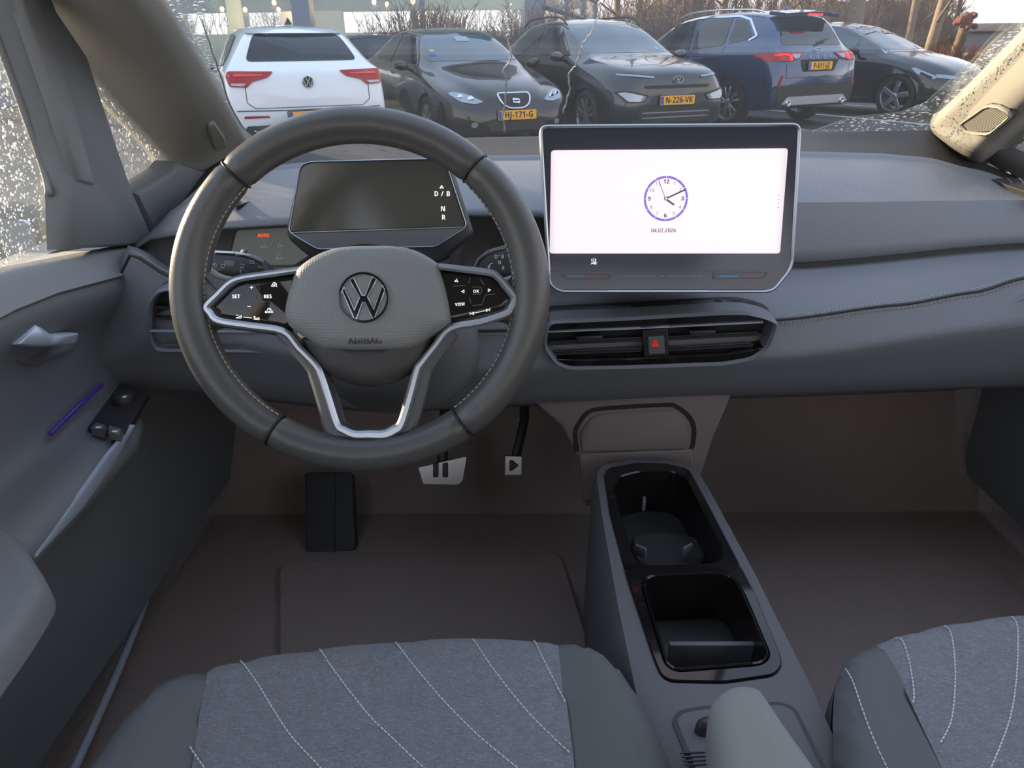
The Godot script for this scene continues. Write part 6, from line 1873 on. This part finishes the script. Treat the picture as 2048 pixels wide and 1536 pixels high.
# ---------------------------------------------------------------- seats
func gap_to(p: Vector2, poly: PackedVector2Array) -> float:   # distance to an outline, positive inside
	var best := 9.0
	for i in poly.size():
		best = minf(best, Geometry2D.get_closest_point_to_segment(p, poly[i], poly[(i + 1) % poly.size()]).distance_to(p))
	return best if Geometry2D.is_point_in_polygon(p, poly) else -best
func roll_off(d: float) -> float:   # rounded edge of a cushion
	var r := 0.022
	var x := clampf(r - d, 0.0, r)
	return sqrt(maxf(r * r - x * x, 0.0)) - r
func crown(p: Vector2, outline: PackedVector2Array, insert: PackedVector2Array) -> float:
	return roll_off(gap_to(p, outline)) + 0.012 * smoothstep(0.0, 0.045, -gap_to(p, insert))
func draped(poly: PackedVector2Array, cell: float, height: Callable) -> ArrayMesh:
	var lo := poly[0]
	var hi := poly[0]
	for p in poly:
		lo = lo.min(p)
		hi = hi.max(p)
	var seen := {}
	var st := tool()
	for x in range(floori(lo.x / cell), floori(hi.x / cell) + 1):
		for y in range(floori(lo.y / cell), floori(hi.y / cell) + 1):
			var c := PackedVector2Array([Vector2(x, y) * cell, Vector2(x + 1, y) * cell, Vector2(x + 1, y + 1) * cell, Vector2(x, y + 1) * cell])
			for piece in Geometry2D.intersect_polygons(poly, c):
				var ids := Geometry2D.triangulate_polygon(piece)
				for k in range(0, ids.size(), 3):
					var v := []
					for e in 3:
						var q: Vector2 = piece[ids[k + e]].snapped(Vector2.ONE * 0.0002)
						if not seen.has(q): seen[q] = height.call(q)
						v.append(Vector3(q.x, q.y, seen[q]))
					if (v[1] - v[0]).cross(v[2] - v[0]).z > 0: tri(st, v[0], v[2], v[1])
					else: tri(st, v[0], v[1], v[2])
	return done(st)
func seat(label: String, outline: Array, insert: Array, seams: Array, side_seams: Array) -> Node3D:
	var t := level(0.62)
	var s := thing("seat_cushion", label, "seat", t)
	var o := ccw(smooth2(trace(t, outline), 4))
	var ins := ccw(trace(t, insert))
	var st := tool()
	add_grid(st, [lift(o, -0.022), lift(inset(o, -0.003), -0.05), lift(inset(o, -0.004), -0.2)], true)
	part(s, "skirt", done(st), M.seat_side)
	part(s, "bolster", draped(o, 0.014, func(p: Vector2) -> float: return crown(p, o, ins) - (0.006 if Geometry2D.is_point_in_polygon(p, ins) else 0.0)), M.seat_side)
	var inside := Geometry2D.intersect_polygons(ins, inset(o, 0.0015))[0]
	part(s, "insert", draped(inside, 0.014, func(p: Vector2) -> float: return roll_off(gap_to(p, o)) + 0.0025 * smoothstep(0.0, 0.012, gap_to(p, ins)) - 0.0015), M.seat_cloth)
	for k in 2:
		for q in [seams, side_seams][k]:
			var pts := []
			for e in q:
				var p := in_frame(t, e[0], e[1])
				pts.append(Vector3(p.x, p.y, 0))
			var line := smooth_line(pts, 8)
			var on := PackedVector3Array()
			for p in line:
				var f := Vector2(p.x, p.y)
				if gap_to(f, o) > 0.004: on.append(Vector3(p.x, p.y, (roll_off(gap_to(f, o)) + 0.0014) if k == 0 else crown(f, o, ins) + 0.0004))
			part(s, "white_seam", stitches(on, 0.0052, 0.0008), M.thread).set_meta("kind", "stuff")
	return s
func build_seats() -> void:
	var s := seat("grey cloth driver's seat cushion with curved white seams", [[60, 1720], [120, 1600], [186, 1515], [256, 1425], [328, 1360], [415, 1320], [520, 1298], [640, 1281], [780, 1267], [900, 1260], [1060, 1262], [1117, 1270], [1180, 1286], [1242, 1336], [1292, 1412], [1330, 1488], [1362, 1580], [1380, 1720]],
		[[410, 1310], [640, 1270], [900, 1250], [1112, 1260], [1117, 1290], [1122, 1330], [1134, 1410], [1146, 1500], [1152, 1580], [1160, 1720], [360, 1720], [378, 1580], [386, 1510], [398, 1430], [414, 1340]],
		[[[481, 1321], [513, 1365], [544, 1416], [582, 1473], [640, 1536], [690, 1590]], [[640, 1299], [671, 1346], [735, 1429], [786, 1479], [846, 1536], [910, 1590]], [[792, 1286], [830, 1336], [893, 1409], [957, 1473], [1033, 1536], [1090, 1580]], [[947, 1280], [989, 1343], [1052, 1422], [1116, 1486], [1141, 1508]], [[1069, 1283], [1090, 1327], [1132, 1409]], [[382, 1498], [408, 1536], [450, 1590]]], [])
	part(s, "backrest_base", box(Vector3(-0.10, -0.18, 0.14), Vector3(0.50, 0.12, 0.30)), M.seat_side)
	seat("grey cloth passenger seat cushion beside the console", [[1690, 1720], [1672, 1536], [1670, 1400], [1683, 1330], [1714, 1294], [1750, 1272], [1800, 1254], [1900, 1231], [1975, 1221], [2048, 1215], [2200, 1219], [2400, 1250], [2520, 1330], [2620, 1480], [2700, 1720]],
		[[1740, 1260], [1900, 1225], [2048, 1205], [2320, 1220], [2340, 1255], [2380, 1400], [2420, 1720], [1940, 1720], [1886, 1536], [1829, 1418], [1786, 1323], [1768, 1297], [1750, 1275]],
		[[[1793, 1272], [1803, 1280], [1817, 1321], [1827, 1383], [1826, 1406]], [[1891, 1250], [1903, 1275], [1910, 1347], [1903, 1437], [1879, 1490]], [[2025, 1233], [2035, 1263], [2032, 1359], [2018, 1442], [1982, 1536], [1960, 1580]]],
		[[[1687, 1337], [1703, 1383], [1715, 1423], [1736, 1483], [1759, 1536], [1780, 1580]]])

# ---------------------------------------------------------------- rain on the glass
func drops(n: String, label: String, list: Array, m: Material) -> void:   # list of [place, normal, size]
	var mm := MultiMesh.new()
	mm.transform_format = MultiMesh.TRANSFORM_3D
	mm.mesh = lathe([[0.0, 0.5], [0.45, 0.42], [0.8, 0.22], [1.0, 0.0]], 7)
	mm.instance_count = list.size()
	for i in list.size():
		var z: Vector3 = list[i][1]
		var x := z.cross(Vector3.UP).normalized()
		var y := z.cross(x)
		var s: float = list[i][2]
		mm.set_instance_transform(i, Transform3D(Basis(x * s * list[i][3], y * s, z * s * 0.8), list[i][0]))
	var o := MultiMeshInstance3D.new()
	o.name = called(n)
	o.multimesh = mm
	o.material_override = m
	add_child(o)
	meta(o, label, "raindrops", "", "stuff")
func scatter(poly: Array, count: int, put: Callable, lo: float, hi: float, wide := 1.0) -> Array:
	var p := PackedVector2Array()
	var a := Vector2(9999, 9999)
	var b := -a
	for q in poly:
		p.append(Vector2(q[0], q[1]))
		a = a.min(p[-1])
		b = b.max(p[-1])
	var out := []
	while out.size() < count:
		var q := Vector2(rng.randf_range(a.x, b.x), rng.randf_range(a.y, b.y))
		if Geometry2D.is_point_in_polygon(q, p):
			var k := rng.randf()
			var r: Array = put.call(q.x, q.y)
			out.append([r[0], r[1], lerpf(lo, hi, k * k), rng.randf_range(0.8, 1.3) * wide])
	return out
func build_rain() -> void:
	var on_ws := func(u, v): return [on_glass(u, v, -0.007), glass.normal]
	var on_left := func(u, v): return [on_x(u, v, -0.640), Vector3.LEFT]
	var on_right := func(u, v): return [on_x(u, v, 0.970), Vector3.RIGHT]
	var l := []
	l.append_array(scatter([[330, 0], [420, 0], [425, 90], [480, 290], [440, 205]], 170, on_ws, 0.0009, 0.0034, 1.2))
	l.append_array(scatter([[520, 292], [580, 262], [620, 290], [780, 288], [800, 280], [640, 262], [500, 260]], 80, on_ws, 0.0008, 0.003, 1.6))
	l.append_array(scatter([[1610, 263], [1700, 236], [1800, 226], [1870, 195], [1960, 110], [2060, 30], [2060, 90], [1875, 260]], 520, on_ws, 0.0008, 0.0027, 1.4))
	drops("raindrops", "clear raindrops at the unwiped edges of the windscreen", l, M.droplet)
	l = []
	l.append_array(scatter([[165, 112], [338, 308], [330, 336], [258, 382]], 420, on_left, 0.0010, 0.0032))
	l.append_array(scatter([[-10, 70], [86, 335], [92, 495], [0, 545], [-10, 545]], 600, on_left, 0.0008, 0.0026))
	drops("raindrops", "bright sunlit raindrops on the driver's side windows", l, M.droplet)
	l = scatter([[2004, 290], [2060, 245], [2090, 240], [2090, 318], [2048, 312]], 160, on_right, 0.0008, 0.002)
	drops("raindrops", "fine raindrops on the passenger's quarter window", l, M.droplet)
	# film of water left outside the wiped arc
	var st := tool()
	var gb := Basis(Vector3.RIGHT, Vector3(0, 0.47, 1).normalized(), glass.normal)
	var gt := Transform3D(gb, on_glass(1024, 200, -0.006))
	for q in [[[1625, 262], [1700, 234], [1800, 224], [1850, 205], [1900, 160], [1960, 105], [2060, 20], [2060, 92], [1872, 262]], [[505, 292], [490, 258], [520, 252], [590, 262], [600, 290]], [[640, 288], [680, 280], [760, 278], [790, 288]]]:
		add_plate(st, trace(gt, q), -0.0005, 0.0003)
	var fm := part(self, called("water_film"), done(st), M.water_film, gt)
	meta(fm, "misty film of water outside the wiped arc of the windscreen", "water", "", "stuff")
	# trickles
	for q in [[[1022, 8], [1017, 22], [1020, 34], [1013, 44], [1012, 55], [1018, 62], [1014, 74], [1020, 92], [1021, 118], [1008, 140], [1012, 160], [1011, 190], [1008, 222], [1005, 238], [1010, 252], [1009, 262]], [[1198, 4], [1200, 22], [1193, 40], [1183, 62], [1168, 84], [1162, 98], [1156, 118], [1150, 132], [1140, 142], [1138, 160], [1140, 178], [1134, 198], [1130, 212], [1125, 224]], [[400, 34], [412, 70], [424, 100], [440, 150], [460, 210], [490, 260]]]:
		var path := []
		for k in q: path.append(on_glass(k[0], k[1], -0.0065))
		var w := tool()
		var sp := smooth_line(path, 4)
		for i in sp.size():
			sp[i] += Vector3(rng.randf_range(-0.0012, 0.0012), 0, 0)
		add_tube(w, sp, 0.0011, 5, false, 0.0018)
		single("water_trickle", done(w), M.droplet, {1022: "water trickle running down the windscreen before the black hatchback", 1198: "water trickle running down the windscreen before the grey SUV", 400: "water trickle at the windscreen edge by the driver's pillar"}[q[0][0]], "water")
